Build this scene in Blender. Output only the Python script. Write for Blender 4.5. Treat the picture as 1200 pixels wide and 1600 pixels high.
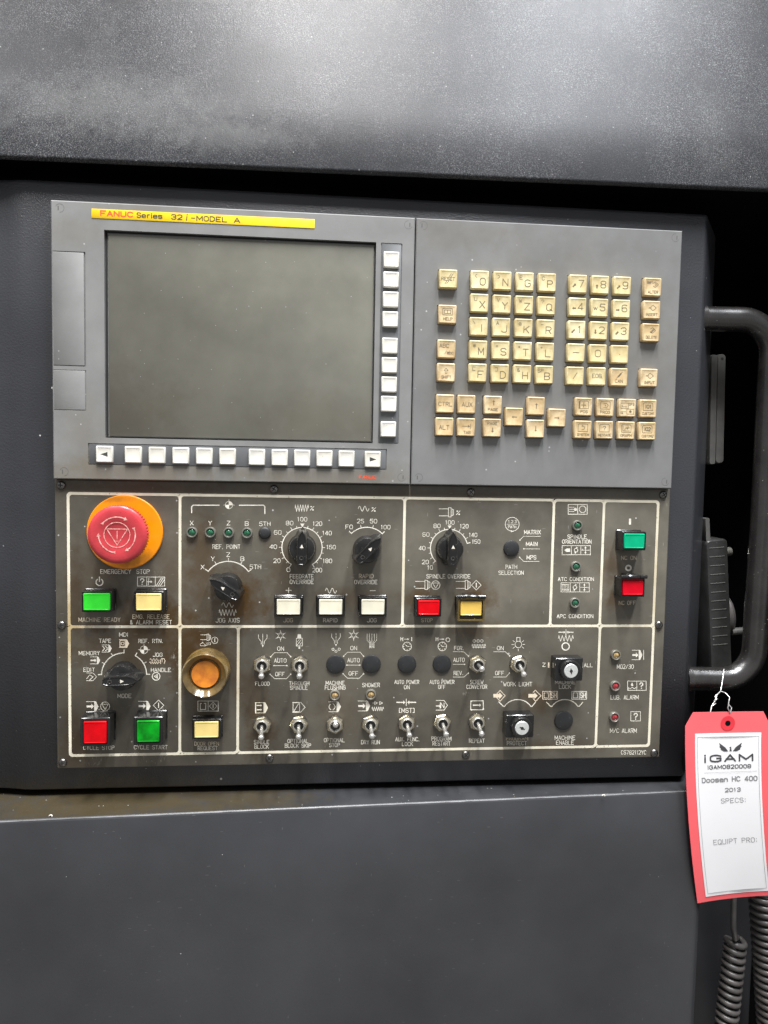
import bpy, bmesh, math, random
from mathutils import Matrix, Vector
R = math.radians
random.seed(7)
scn = bpy.context.scene
for o in list(bpy.data.objects):
    bpy.data.objects.remove(o, do_unlink=True)
col = scn.collection

# ------------------------------------------------------------------ camera, world, lamps
# panel millimetres: X right, Y up, Z out of the panel; origin = top left corner of the display unit
def W(x, y, z):
    return Vector((x*.001, -z*.001, y*.001 + 1.6))
CF = 1155.0
CC = (211.678, -204.441, 619.002)
def rotm(rx, ry, rz):
    return Matrix.Rotation(rz, 3, 'Z') @ Matrix.Rotation(ry, 3, 'Y') @ Matrix.Rotation(rx, 3, 'X')
CM = rotm(-0.0643781, -0.0905822, 0.0182215)
cam = bpy.data.objects.new('camera', bpy.data.cameras.new('camera'))
cam.data.sensor_fit = 'VERTICAL'; cam.data.sensor_height = 36; cam.data.lens = CF/1600*36
cam.data.clip_start = .01; cam.data.clip_end = 100
col.objects.link(cam)
cam.matrix_world = Matrix.Translation(W(*CC)) @ (Matrix.Rotation(R(90), 3, 'X') @ CM).to_4x4()
scn.camera = cam
def at(px, py, z=0.0):
    """a measurement in the photograph -> millimetres on the panel plane lying at depth z"""
    d = CM @ Vector(((px-600)/CF, -(py-800)/CF, -1))
    t = (z-CC[2])/d.z
    return (CC[0]+t*d.x, CC[1]+t*d.y)

wd = bpy.data.worlds.new('World'); scn.world = wd; wd.use_nodes = True
nt = wd.node_tree; bg = nt.nodes['Background']
tc = nt.nodes.new('ShaderNodeTexCoord'); sx = nt.nodes.new('ShaderNodeSeparateXYZ')
nt.links.new(tc.outputs['Generated'], sx.inputs[0])
mr = nt.nodes.new('ShaderNodeMapRange'); mr.inputs[1].default_value = -.6; mr.inputs[2].default_value = .8
nt.links.new(sx.outputs['Z'], mr.inputs[0])
cr = nt.nodes.new('ShaderNodeValToRGB')                      # a workshop hall: dim floor, paler ceiling
cr.color_ramp.elements[0].color = (.30, .29, .275, 1); cr.color_ramp.elements[1].color = (.31, .32, .345, 1)
nt.links.new(mr.outputs[0], cr.inputs[0])
wn = nt.nodes.new('ShaderNodeTexNoise'); wn.inputs['Scale'].default_value = 2.6; wn.inputs['Detail'].default_value = 3
nt.links.new(tc.outputs['Generated'], wn.inputs['Vector'])
wr = nt.nodes.new('ShaderNodeMapRange'); wr.inputs[1].default_value = .36; wr.inputs[2].default_value = .64; wr.inputs[3].default_value = .45; wr.inputs[4].default_value = 1.5
nt.links.new(wn.outputs['Fac'], wr.inputs[0])
wm = nt.nodes.new('ShaderNodeVectorMath'); wm.operation = 'SCALE'
nt.links.new(cr.outputs[0], wm.inputs[0]); nt.links.new(wr.outputs[0], wm.inputs['Scale']); nt.links.new(wm.outputs[0], bg.inputs[0])
bg.inputs[1].default_value = .82
def area(name, x, y0, y1, h, wdt, power, colr=(1, .98, .95)):
    l = bpy.data.lights.new(name, 'AREA'); l.shape = 'RECTANGLE'; l.size = wdt; l.size_y = abs(y1-y0)
    l.energy = power; l.color = colr
    o = bpy.data.objects.new(name, l); col.objects.link(o)
    o.location = (x, (y0+y1)/2, h)                            # faces straight down
    return o
area('ceiling_lamp', .16, -.25, -1.65, 4.0, .24, 124, (1, .99, .98))
area('ceiling_lamp', 1.12, -.25, -1.65, 4.0, .24, 98, (.93, .96, 1))
area('ceiling_lamp', -1.2, -.4, -1.6, 4.0, .22, 28)
scn.view_settings.view_transform = 'Standard'; scn.view_settings.look = 'None'
scn.view_settings.exposure = .5; scn.view_settings.gamma = 1
scn.render.engine = 'CYCLES'

# ------------------------------------------------------------------ materials
class NT:
    def __init__(s, m):
        m.use_nodes = True; s.t = m.node_tree; s.b = s.t.nodes['Principled BSDF']
        s.co = s.t.nodes.new('ShaderNodeTexCoord').outputs['Object']
    def n(s, k, **kw):
        x = s.t.nodes.new(k)
        for a, v in kw.items(): setattr(x, a, v)
        return x
    def l(s, a, b): s.t.links.new(a, b)
    def put(s, sock, v):
        if hasattr(v, 'is_linked') or isinstance(v, bpy.types.NodeSocket): s.l(v, sock)
        else: sock.default_value = v
    def math(s, op, a, b=0.0, clamp=False):
        x = s.n('ShaderNodeMath', operation=op, use_clamp=clamp); s.put(x.inputs[0], a); s.put(x.inputs[1], b); return x.outputs[0]
    def noise(s, scale, detail=3, rough=.5, stretch=None, off=0):
        x = s.n('ShaderNodeTexNoise'); x.inputs['Scale'].default_value = scale; x.inputs['Detail'].default_value = detail
        x.inputs['Roughness'].default_value = rough
        mp = s.n('ShaderNodeMapping'); mp.inputs['Location'].default_value = (off, off*.7, off*.3)
        if stretch: mp.inputs['Scale'].default_value = stretch
        s.l(s.co, mp.inputs[0]); s.l(mp.outputs[0], x.inputs['Vector']); return x.outputs['Fac']
    def ramp(s, v, lo, hi, a=0., b=1.):
        x = s.n('ShaderNodeMapRange'); s.put(x.inputs[0], v)
        for i, q in enumerate((lo, hi, a, b)): x.inputs[i+1].default_value = q
        return x.outputs[0]
    def mix(s, f, a, b):
        x = s.n('ShaderNodeMix', data_type='RGBA'); s.put(x.inputs['Factor'], f)
        for k, v in (('A', a), ('B', b)):
            sk = [i for i in x.inputs if i.name == k and i.type == 'RGBA'][0]
            if isinstance(v, tuple): sk.default_value = (*v[:3], 1)
            else: s.l(v, sk)
        return [o for o in x.outputs if o.type == 'RGBA'][0]
    def specks(s, scale, size, keep, stretch=None):
        v = s.n('ShaderNodeTexVoronoi'); v.inputs['Scale'].default_value = scale
        mp = s.n('ShaderNodeMapping'); mp.inputs['Rotation'].default_value = (0, .5 if stretch else 0, 0)
        if stretch: mp.inputs['Scale'].default_value = stretch
        s.l(s.co, mp.inputs[0]); s.l(mp.outputs[0], v.inputs['Vector'])
        sep = s.n('ShaderNodeSeparateColor'); s.l(v.outputs['Color'], sep.inputs[0])
        # the size of each speck varies with its cell
        sz = s.math('MULTIPLY', sep.outputs[1], size)
        return s.math('MULTIPLY', s.math('LESS_THAN', v.outputs['Distance'], sz), s.math('GREATER_THAN', sep.outputs[0], 1-keep))
MATS = {}
def mat(name, c, rough=.5, metal=0., var=.12, vs=12, dark=None, bump=None, specks=None, stains=None, coat=0., rvar=.1, spec=.5, grime=None, grain=0., pervar=0., scratches=0., trans=0., off=(0, 0), scuffs=None, sss=0, emit=0):
    m = bpy.data.materials.new(name); t = NT(m); b = t.b
    if pervar:
        oi_ = t.n('ShaderNodeObjectInfo'); va = t.n('ShaderNodeVectorMath', operation='ADD'); cb = t.n('ShaderNodeCombineXYZ')
        t.l(oi_.outputs['Random'], cb.inputs[0]); t.l(oi_.outputs['Random'], cb.inputs[2]); t.l(t.co, va.inputs[0]); t.l(cb.outputs[0], va.inputs[1]); t.co = va.outputs[0]
    n1 = t.noise(vs, 5, .6)
    d = dark or tuple(x*(1-var*2) for x in c)
    cc = t.mix(t.ramp(n1, .35, .65), d, tuple(min(1, x*(1+var*.6)) for x in c))
    if pervar:
        oi = t.n('ShaderNodeObjectInfo')
        cc = t.mix(t.math('MULTIPLY', oi.outputs['Random'], pervar), cc, tuple(x*y for x, y in zip(c, (.78, .66, .46))))
    if grain:  # pale flecks in the colour: surface grain, partly standing in for its glitter
        gm = t.math('MULTIPLY', t.ramp(t.noise(1300, 2, .6), .50, .66), t.ramp(t.noise(11, 4, .65, off=5), .36, .62, .25, 1))
        cc = t.mix(t.math('MULTIPLY', gm, grain), cc, (.34, .34, .35))
    if stains:
        for (x, y, r, sc, amt) in stains:
            ds = t.n('ShaderNodeVectorMath', operation='DISTANCE'); 
            mp = t.n('ShaderNodeMapping'); mp.inputs['Scale'].default_value = (1/sc[0], 1, 1/sc[1])
            t.l(t.co, mp.inputs[0]); t.l(mp.outputs[0], ds.inputs[0]); ds.inputs[1].default_value = ((x-off[0])*.001/sc[0], 0, (y-off[1])*.001/sc[1])
            ns = t.noise(70, 6, .7, off=x*.01)
            dd = t.math('ADD', t.math('MULTIPLY', ds.outputs['Value'], 1000/r), t.math('MULTIPLY', t.math('SUBTRACT', ns, .5), 2.2))
            cc = t.mix(t.ramp(dd, 1.05, .25, 0, amt), cc, grime or (.045, .03, .014))
    for (x, y, rr, sc) in (scuffs or []):
        ds = t.n('ShaderNodeVectorMath', operation='DISTANCE'); mp = t.n('ShaderNodeMapping'); mp.inputs['Scale'].default_value = (1/sc[0], 1, 1/sc[1])
        t.l(t.co, mp.inputs[0]); t.l(mp.outputs[0], ds.inputs[0]); ds.inputs[1].default_value = ((x-off[0])*.001/sc[0], 0, (y-off[1])*.001/sc[1])
        near = t.ramp(t.math('MULTIPLY', ds.outputs['Value'], 1000/rr), 1, .3)
        fine = t.ramp(t.noise(420, 4, .7, stretch=(1.6, 1, .5), off=x), .56, .66)
        cc = t.mix(t.math('MULTIPLY', near, fine), cc, (.40, .38, .33))
    if scratches:
        sn = t.specks(90, .16, .10, (1, 1, 9)); sn2 = t.specks(60, .12, .08, (8, 1, 1.2))
        cc = t.mix(t.math('MULTIPLY', t.math('ADD', sn, sn2), scratches), cc, (.5, .49, .45))
    if specks:
        for (sc, sz, kp, sc_col, am) in specks:
            cc = t.mix(t.math('MULTIPLY', t.specks(sc, sz, kp), am), cc, sc_col)
    t.l(cc, b.inputs['Base Color'])
    t.l(t.ramp(t.noise(vs*2.3, 4, .6, off=3), .3, .7, max(.02, rough-rvar), min(1, rough+rvar)), b.inputs['Roughness'])
    b.inputs['Metallic'].default_value = metal; b.inputs['Specular IOR Level'].default_value = spec
    if coat: b.inputs['Coat Weight'].default_value = coat; b.inputs['Coat Roughness'].default_value = .26 if name == 'black tube handle' else .08
    if trans: b.inputs['Transmission Weight'].default_value = trans
    if sss:
        b.inputs['Subsurface Weight'].default_value = sss; b.inputs['Subsurface Radius'].default_value = (.002, .002, .002); b.inputs['Subsurface Scale'].default_value = 1
    if emit:
        b.inputs['Emission Color'].default_value = (*c, 1); b.inputs['Emission Strength'].default_value = emit
    if bump:
        h = None
        for (sc, st) in bump:
            q = t.math('MULTIPLY', t.noise(sc, 2, .5), st); h = q if h is None else t.math('ADD', h, q)
        bp = t.n('ShaderNodeBump'); bp.inputs['Distance'].default_value = .0004; bp.inputs['Strength'].default_value = 1
        t.l(h, bp.inputs['Height']); t.l(bp.outputs[0], b.inputs['Normal'])
    MATS[name] = m
    return m
DUST = (.6, .6, .58)
M = dict(
 bezel=mat('grey cast bezel', (.215, .216, .211), .44, var=.07, vs=22, bump=[(1800, .10), (25, .3)], specks=[(260, .16, .09, DUST, .6)], stains=[(20, -25, 30, (1, .5), .25), (70, -4, 25, (1.6, .4), .4), (60, -214, 50, (3, .3), .6), (220, -214, 50, (2, .3), .5), (25, -180, 30, (.8, 1.3), .3)], grime=(.15, .125, .085), off=(145, -110)),
 bezelkeys=mat('grey keyboard bezel', (.186, .187, .184), .42, var=.08, vs=18, bump=[(1800, .10), (25, .3)], specks=[(240, .16, .10, DUST, .6)], stains=[(120, -80, 60, (2, 1.4), .28), (60, -140, 40, (1.5, 1), .3), (210, -120, 30, (1, 2), .25), (30, -12, 40, (2, .4), .3)], grime=(.13, .115, .085), off=(115, -110)),
 strip=mat('dark grey key strip', (.115, .12, .125), .5, var=.06, vs=30, specks=[(300, .16, .10, DUST, .4)]),
 capmark=mat('faint cap outline', (.10, .10, .095), .6),
 seam=mat('dark seam', (.01, .01, .01), .8, var=0),
 screen=mat('screen glass', (.150, .146, .120), .19, var=.10, vs=14, spec=.6, rvar=.07, specks=[(300, .13, .10, DUST, .5)], scratches=.85, stains=[(50, -165, 60, (1, .7), .35), (215, -165, 50, (1.4, .5), .25)], grime=(.10, .08, .055), off=(145, -110)),
 keywhite=mat('white soft key', (.70, .69, .635), .5, var=.06, vs=60, pervar=.22, specks=[(500, .2, .10, (.35, .3, .2), .6)]),
 keycream=mat('cream key plastic', (.67, .60, .37), .42, dark=(.47, .37, .18), var=.10, vs=110, pervar=.45, specks=[(700, .25, .12, (.25, .17, .07), .5)]),
 keybeige=mat('tan key plastic', (.64, .52, .33), .42, dark=(.40, .28, .14), var=.12, vs=110, pervar=.5, specks=[(700, .25, .16, (.25, .17, .07), .5)]),
 keyink=mat('grey key legend', (.11, .09, .06), .6, dark=(.20, .165, .10), var=.2, vs=420),
 arrowink=mat('dark key legend', (.05, .05, .045), .6),
 yellow=mat('yellow label strip', (.93, .62, .012), .38, var=.04, vs=40, stains=[(150, -4, 16, (2.2, .5), .45), (95, -6, 12, (2, .4), .25)], grime=(.80, .36, .02), off=(119.5, -9)),
 redink=mat('red lettering', (.80, .10, .035), .5), darkink=mat('dark lettering', (.06, .06, .035), .5),
 plate=mat('engraved operator plate', (.122, .110, .087), .36, var=.20, vs=16, rvar=.08, bump=[(22, .5)], grime=(.058, .027, .002), scratches=.22, specks=[(190, .14, .12, DUST, .6)],
   stains=[(78, -336, 26, (1.5, .8), .9), (60, -342, 16, (3.2, .35), .8), (108, -365, 30, (.9, 1.4), .8), (28, -300, 22, (1, 1.6), .3), (150, -320, 26, (1, 1.2), .95), (118, -290, 30, (.6, 2), .55), (168, -430, 16, (1, 2), .75), (158, -400, 14, (1, 2), .4), (348, -318, 20, (1.1, .9), .8), (304, -318, 18, (1, .9), .7), (240, -318, 16, (3, .7), .35), (15, -320, 18, (.5, 3), .5), (12, -440, 22, (.7, 1.2), .5), (60, -226, 30, (4, .2), .5), (44, -296, 14, (1.6, .8), .4), (470, -288, 16, (.8, 1.4), .5), (475, -318, 14, (1, .8), .6), (408, -408, 16, (1.2, 1), .5), (300, -230, 30, (6, .25), .35), (430, -450, 16, (3, .5), .35), (232, -415, 30, (.8, 1.2), .25), (60, -360, 40, (1.6, .5), .5), (123, -372, 34, (.9, 1.1), .6), (123, -420, 26, (.8, 1), .45), (90, -300, 30, (.7, 1.4), .4), (185, -290, 24, (.7, 1.6), .35), (350, -345, 20, (1.6, .5), .5), (20, -420, 40, (.6, 2), .2)], off=(260, -342), scuffs=[(84, -424, 14, (.6, 1.5)), (78, -456, 12, (1.2, .5)), (80, -300, 11, (1, .6)), (225, -446, 5, (1.4, .5)), (345, -402, 5, (1.3, .5)), (95, -370, 12, (.4, 1.2)), (470, -452, 10, (2, .3)), (30, -455, 10, (1, .8))]),
 cream=mat('cream printed line', (.80, .75, .60), .5, var=.08, vs=60, stains=[(9.5, -342, 18, (1, 2.5), .7), (99, -342, 12, (1, 1), .4), (511, -300, 30, (1, 2), .35), (147, -380, 22, (1, 2), .3), (287, -300, 30, (1, 1), .2)], grime=(.42, .27, .07), off=(260.6, -341.5), specks=[(500, .3, .12, (.25, .19, .10), .6)]),
 ink=mat('cream lettering', (.80, .77, .68), .5, dark=(.60, .56, .47), vs=160, var=.2),
 inkworn=mat('worn lettering', (.70, .62, .48), .5, dark=(.46, .38, .26), vs=260, var=.2),
 inkpeach=mat('peach symbol', (.82, .70, .54), .5, var=.1),
 housing=mat('black powder coat', (.037, .038, .043), .36, var=.10, vs=6, rvar=.07, bump=[(650, .55)], specks=[(95, .09, .14, DUST, .8), (300, .11, .05, DUST, .5)], stains=[(40, -486, 34, (4, .5), .6)], grime=(.07, .055, .03), off=(260, -233)),
 cover=mat('grained black sheet', (.030, .031, .034), .215, var=.14, vs=7, rvar=.035, grain=.36, spec=.10, bump=[(950, .34), (1900, .22)], specks=[(300, .15, .14, DUST, .4), (110, .045, .10, DUST, .5), (640, .2, .12, DUST, .28)], stains=[(-200, 45, 60, (1.9, .6), .32), (-215, 110, 45, (.5, 1.6), .18), (-120, 25, 30, (2.4, .6), .3), (300, 60, 50, (.5, 1.2), .12)], grime=(.15, .15, .147)),
 lower=mat('satin black cabinet', (.043, .044, .048), .36, var=.22, vs=3, rvar=.06, bump=[(500, .12)], specks=[(90, .045, .10, DUST, .6), (240, .08, .04, DUST, .4)], scratches=.12),
 ledgedirt=mat('dusty ledge', (.034, .035, .038), .42, var=.15, vs=14, specks=[(300, .16, .14, DUST, .5)], stains=[(-215, 0, 60, (2.6, 9), .9), (-90, 0, 30, (2.2, 9), .6)], grime=(.045, .034, .016)),
 edge=mat('bright edge highlight', (.20, .20, .21), .42, var=.3, vs=50),  # pale colour for the painted highlight along the ledge
 void=mat('painted black shade', (.004, .004, .005), .9, var=0, spec=.1),  # near-black colour stands in for the deep shade of the recess
 blackplastic=mat('black plastic', (.012, .012, .012), .20, var=.1, vs=80, rvar=.08, coat=.3, specks=[(800, .25, .12, (.3, .28, .24), .45)], bump=[(900, .03)]),
 blackmatte=mat('matt black plug', (.02, .021, .022), .5, var=.12, vs=90, specks=[(600, .22, .12, (.25, .23, .2), .5)]),
 chrome=mat('tarnished chrome', (.80, .77, .68), .22, .85, var=.12, vs=200, rvar=.1), chromelever=mat('bright lever', (.82, .80, .75), .24, .85, var=.08, vs=200),
 brass=mat('tarnished nut', (.68, .63, .49), .2, .95, dark=(.46, .40, .27), var=.2, vs=160, rvar=.12),
 steel=mat('dark screw steel', (.25, .24, .23), .3, 1, var=.2, vs=300), lockface=mat('satin lock face', (.80, .82, .80), .32, .55, var=.05, vs=200),
 ledbezel=mat('grey lamp bezel', (.34, .33, .29), .3, .7, var=.1, vs=200),
 ledgreen=mat('green lamp', (.015, .13, .06), .12, var=.3, vs=500, coat=1), ledred=mat('red lamp', (.40, .03, .04), .15, var=.3, vs=500, coat=1), ledamber=mat('amber lamp', (.50, .34, .14), .2, var=.3, vs=500, coat=1),
 green=mat('lit green lens', (.03, .56, .03), .3, var=.08, vs=70, coat=.2, spec=.2, emit=.16), greendeep=mat('deep green lens', (.0, .34, .012), .3, var=.3, vs=60, coat=.3, spec=.2),
 teal=mat('teal green lens', (.0, .40, .19), .35, var=.08, vs=70, coat=.15, spec=.2), red=mat('red lens', (.66, .001, .006), .4, var=.12, vs=60, coat=.12, spec=.15), redbright=mat('bright red lens', (.68, .001, .015), .4, var=.08, vs=70, coat=.12, spec=.15),
 lemon=mat('pale yellow lens', (.88, .68, .24), .35, var=.05, vs=70, coat=.3), amber=mat('yellow lens', (.85, .56, .11), .35, var=.05, vs=70, coat=.3), ivory=mat('ivory lens', (.78, .74, .58), .35, var=.05, vs=70, coat=.3),
 clear=mat('yellowed clear guard', (.55, .40, .14), .12, var=.1, vs=100, trans=.8), brown=mat('scuffed smoke plastic guard', (.10, .085, .06), .25, var=.3, vs=120, trans=.2),
 orange=mat('orange yellow disc', (.88, .28, .0), .4, var=.05, vs=60, specks=[(900, .3, .16, (.3, .1, .01), .6)], stains=[(8, -22, 12, (2, .8), .6), (-8, 27, 10, (1.6, .4), .5)], grime=(.20, .09, .01)),
 mush=mat('faded red mushroom', (.52, .045, .055), .33, var=.10, vs=60, specks=[(700, .25, .05, (.12, .02, .02), .5)], stains=[(-19, 3, 8, (1, 1.2), .8), (13, 7, 6, (1.3, .6), .7), (0, -1, 11, (1, 1), .45), (-3, 13, 9, (2, .4), .4)], grime=(.09, .012, .012)),
 mushink=mat('pink worn mark', (.85, .50, .44), .5, dark=(.5, .12, .1), var=.2, vs=400),
 ringamber=mat('olive amber guard', (.15, .095, .028), .18, dark=(.06, .042, .018), var=.3, vs=90, coat=.6, rvar=.12), lampamber=mat('orange lamp lens', (.78, .27, .02), .32, dark=(.55, .16, .02), var=.2, vs=110, coat=.5),
 handle=mat('black tube handle', (.020, .018, .017), .28, var=.25, vs=40, rvar=.05, coat=1.0, bump=[(700, .16)], specks=[(400, .16, .12, DUST, .5)]),
 rubber=mat('grey cable jacket', (.085, .078, .074), .38, var=.15, vs=80), greyplastic=mat('grey device plastic', (.10, .097, .09), .5, var=.12, vs=60, specks=[(300, .2, .1, DUST, .5)]),
 ribblack=mat('charcoal ribbed plastic', (.035, .035, .034), .42, var=.15, vs=60, specks=[(300, .15, .1, DUST, .5)]), ribline=mat('pale rib edge', (.13, .13, .12), .5),
 tagred=mat('coral red card', (.93, .13, .145), .6, var=.02, vs=30), tagring=mat('red fibre ring', (.80, .04, .06), .5), paper=mat('white paper', (.87, .86, .87), .55, var=.01, vs=20),
 tagink=mat('black print', (.06, .06, .065), .6), taggrey=mat('grey print', (.25, .25, .26), .6), tagline=mat('fine grey line', (.32, .33, .34), .6),
 wire=mat('silver tag wire', (.75, .74, .72), .3, .8, var=.1, vs=200), debris=mat('swarf chip', (.75, .72, .66), .5, var=.1),
)

# ------------------------------------------------------------------ mesh helpers (all in panel millimetres)
def quad(bm, a, b, c, d, mi=0):
    f = bm.faces.new([bm.verts.new(p) for p in (a, b, c, d)]); f.material_index = mi; return f
def ring_faces(bm, r0, r1, mi=0, closed=True):
    n = len(r0)
    for i in range(n if closed else n-1):
        f = bm.faces.new((r0[i], r0[(i+1) % n], r1[(i+1) % n], r1[i])); f.material_index = mi
def lathe(bm, prof, seg=32, cx=0, cy=0, mi=0, cap0=False, cap1=True, mods=None):
    rings = []
    for k, (r, z) in enumerate(prof):
        rings.append([bm.verts.new((cx+r*(mods(k, i) if mods else 1)*math.cos(2*math.pi*i/seg), cy+r*(mods(k, i) if mods else 1)*math.sin(2*math.pi*i/seg), z)) for i in range(seg)])
    for a, b in zip(rings, rings[1:]): ring_faces(bm, a, b, mi)
    if cap1: bm.faces.new(rings[-1]).material_index = mi
    if cap0: bm.faces.new(rings[0][::-1]).material_index = mi
def rect(w, h, r=0, n=3, cx=0, cy=0):
    if r <= 0: return [(cx-w/2, cy-h/2), (cx+w/2, cy-h/2), (cx+w/2, cy+h/2), (cx-w/2, cy+h/2)]
    pts = []
    for k, (sx_, sy_) in enumerate(((1, -1), (1, 1), (-1, 1), (-1, -1))):
        for i in range(n+1):
            a = R(-90+90*k+90*i/n); pts.append((cx+sx_*(w/2-r)+r*math.cos(a), cy+sy_*(h/2-r)+r*math.sin(a)))
    return pts
def stack(bm, layers, mi=0, cap0=False, cap1=True):
    """layers: [(outline, z)] with equal point counts"""
    rs = [[bm.verts.new((x, y, z)) for x, y in o] for o, z in layers]
    for a, b in zip(rs, rs[1:]): ring_faces(bm, a, b, mi)
    if cap1: bm.faces.new(rs[-1]).material_index = mi
    if cap0: bm.faces.new(rs[0][::-1]).material_index = mi
def box(bm, x0, x1, y0, y1, z0, z1, b=0.4, r=0.0, mi=0):
    cx, cy, w, h = (x0+x1)/2, (y0+y1)/2, x1-x0, y1-y0
    r = max(r, b*1.01)
    stack(bm, [(rect(w, h, r, 3, cx, cy), z0), (rect(w, h, r, 3, cx, cy), z1-b), (rect(w-b*.6, h-b*.6, max(r-b*.3, .01), 3, cx, cy), z1-b*.3), (rect(w-2*b, h-2*b, max(r-b, .01), 3, cx, cy), z1)], mi, cap0=True)
def tube(bm, path, r, seg=12, mi=0, caps=True):
    path = [Vector(p) for p in path]; rings = []; up = None
    for i, p in enumerate(path):
        t = (path[min(i+1, len(path)-1)]-path[max(i-1, 0)]).normalized()
        if up is None: up = t.orthogonal().normalized()
        up = (up-t*up.dot(t)).normalized(); s = t.cross(up)
        rr = r(i/(len(path)-1)) if callable(r) else r
        rings.append([bm.verts.new(p+rr*(up*math.cos(2*math.pi*k/seg)+s*math.sin(2*math.pi*k/seg))) for k in range(seg)])
    for a, b in zip(rings, rings[1:]): ring_faces(bm, a, b, mi)
    if caps: bm.faces.new(rings[0][::-1]).material_index = mi; bm.faces.new(rings[-1]).material_index = mi
def holed(bm, x0, x1, y0, y1, zf, zb, holes, ch=.8):
    """front plate with chamfered rim, rectangular pockets (x0,x1,y0,y1,depth)"""
    ix0, ix1, iy0, iy1 = x0+ch, x1-ch, y0+ch, y1-ch
    xs = sorted({round(v, 4) for v in [ix0, ix1]+[h[0] for h in holes]+[h[1] for h in holes]})
    ys = sorted({round(v, 4) for v in [iy0, iy1]+[h[2] for h in holes]+[h[3] for h in holes]})
    for a, b in zip(xs, xs[1:]):
        for c, d in zip(ys, ys[1:]):
            mx, my = (a+b)/2, (c+d)/2
            if any(h[0] < mx < h[1] and h[2] < my < h[3] for h in holes): continue
            quad(bm, (a, c, zf), (b, c, zf), (b, d, zf), (a, d, zf))
    for h in holes:
        a, b, c, d, dp = h; z = zf-dp
        quad(bm, (a, c, z), (b, c, z), (b, c, zf), (a, c, zf)); quad(bm, (a, d, zf), (b, d, zf), (b, d, z), (a, d, z))
        quad(bm, (a, c, zf), (a, d, zf), (a, d, z), (a, c, z)); quad(bm, (b, c, z), (b, d, z), (b, d, zf), (b, c, zf))
        quad(bm, (a, c, z), (b, c, z), (b, d, z), (a, d, z))
    o = [(x0, y0), (x1, y0), (x1, y1), (x0, y1)]; i = [(ix0, iy0), (ix1, iy0), (ix1, iy1), (ix0, iy1)]
    for k in range(4):
        p, q, r_, s = o[k], o[(k+1) % 4], i[(k+1) % 4], i[k]
        quad(bm, (*p, zf-ch), (*q, zf-ch), (*r_, zf), (*s, zf)); quad(bm, (*p, zb), (*q, zb), (*q, zf-ch), (*p, zf-ch))
def obj(name, bm, mats, parent=None, loc=(0, 0, 0), base=(0, 0, 0), sharp=38, norm=True):
    """loc: where the part's own origin sits, base: origin of its parent, both in panel mm"""
    if norm: bmesh.ops.recalc_face_normals(bm, faces=bm.faces)
    for v in bm.verts: v.co = Vector((v.co.x*.001, -v.co.z*.001, v.co.y*.001))
    me = bpy.data.meshes.new(name); bm.to_mesh(me); bm.free()
    for m in (mats if isinstance(mats, (list, tuple)) else [mats]): me.materials.append(M[m])
    me.shade_smooth(); me.set_sharp_from_angle(angle=R(sharp))
    return link(name, me, parent, loc, base)
def link(name, me, parent=None, loc=(0, 0, 0), base=(0, 0, 0)):
    o = bpy.data.objects.new(name, me); col.objects.link(o)
    if parent is not None:
        o.parent = parent; o.location = Vector(((loc[0]-base[0])*.001, -(loc[2]-base[2])*.001, (loc[1]-base[1])*.001))
    else: o.location = W(*loc)
    return o
def thing(name, label, cat, loc, group=None):
    o = bpy.data.objects.new(name, None); o.empty_display_size = .02; col.objects.link(o); o.location = W(*loc)
    o['label'] = label; o['category'] = cat
    if group: o['group'] = group
    return o
def tag(o, label=None, cat=None, kind=None):
    if label: o['label'] = label
    if cat: o['category'] = cat
    if kind: o['kind'] = kind
    return o
def new(): return bmesh.new()

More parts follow.
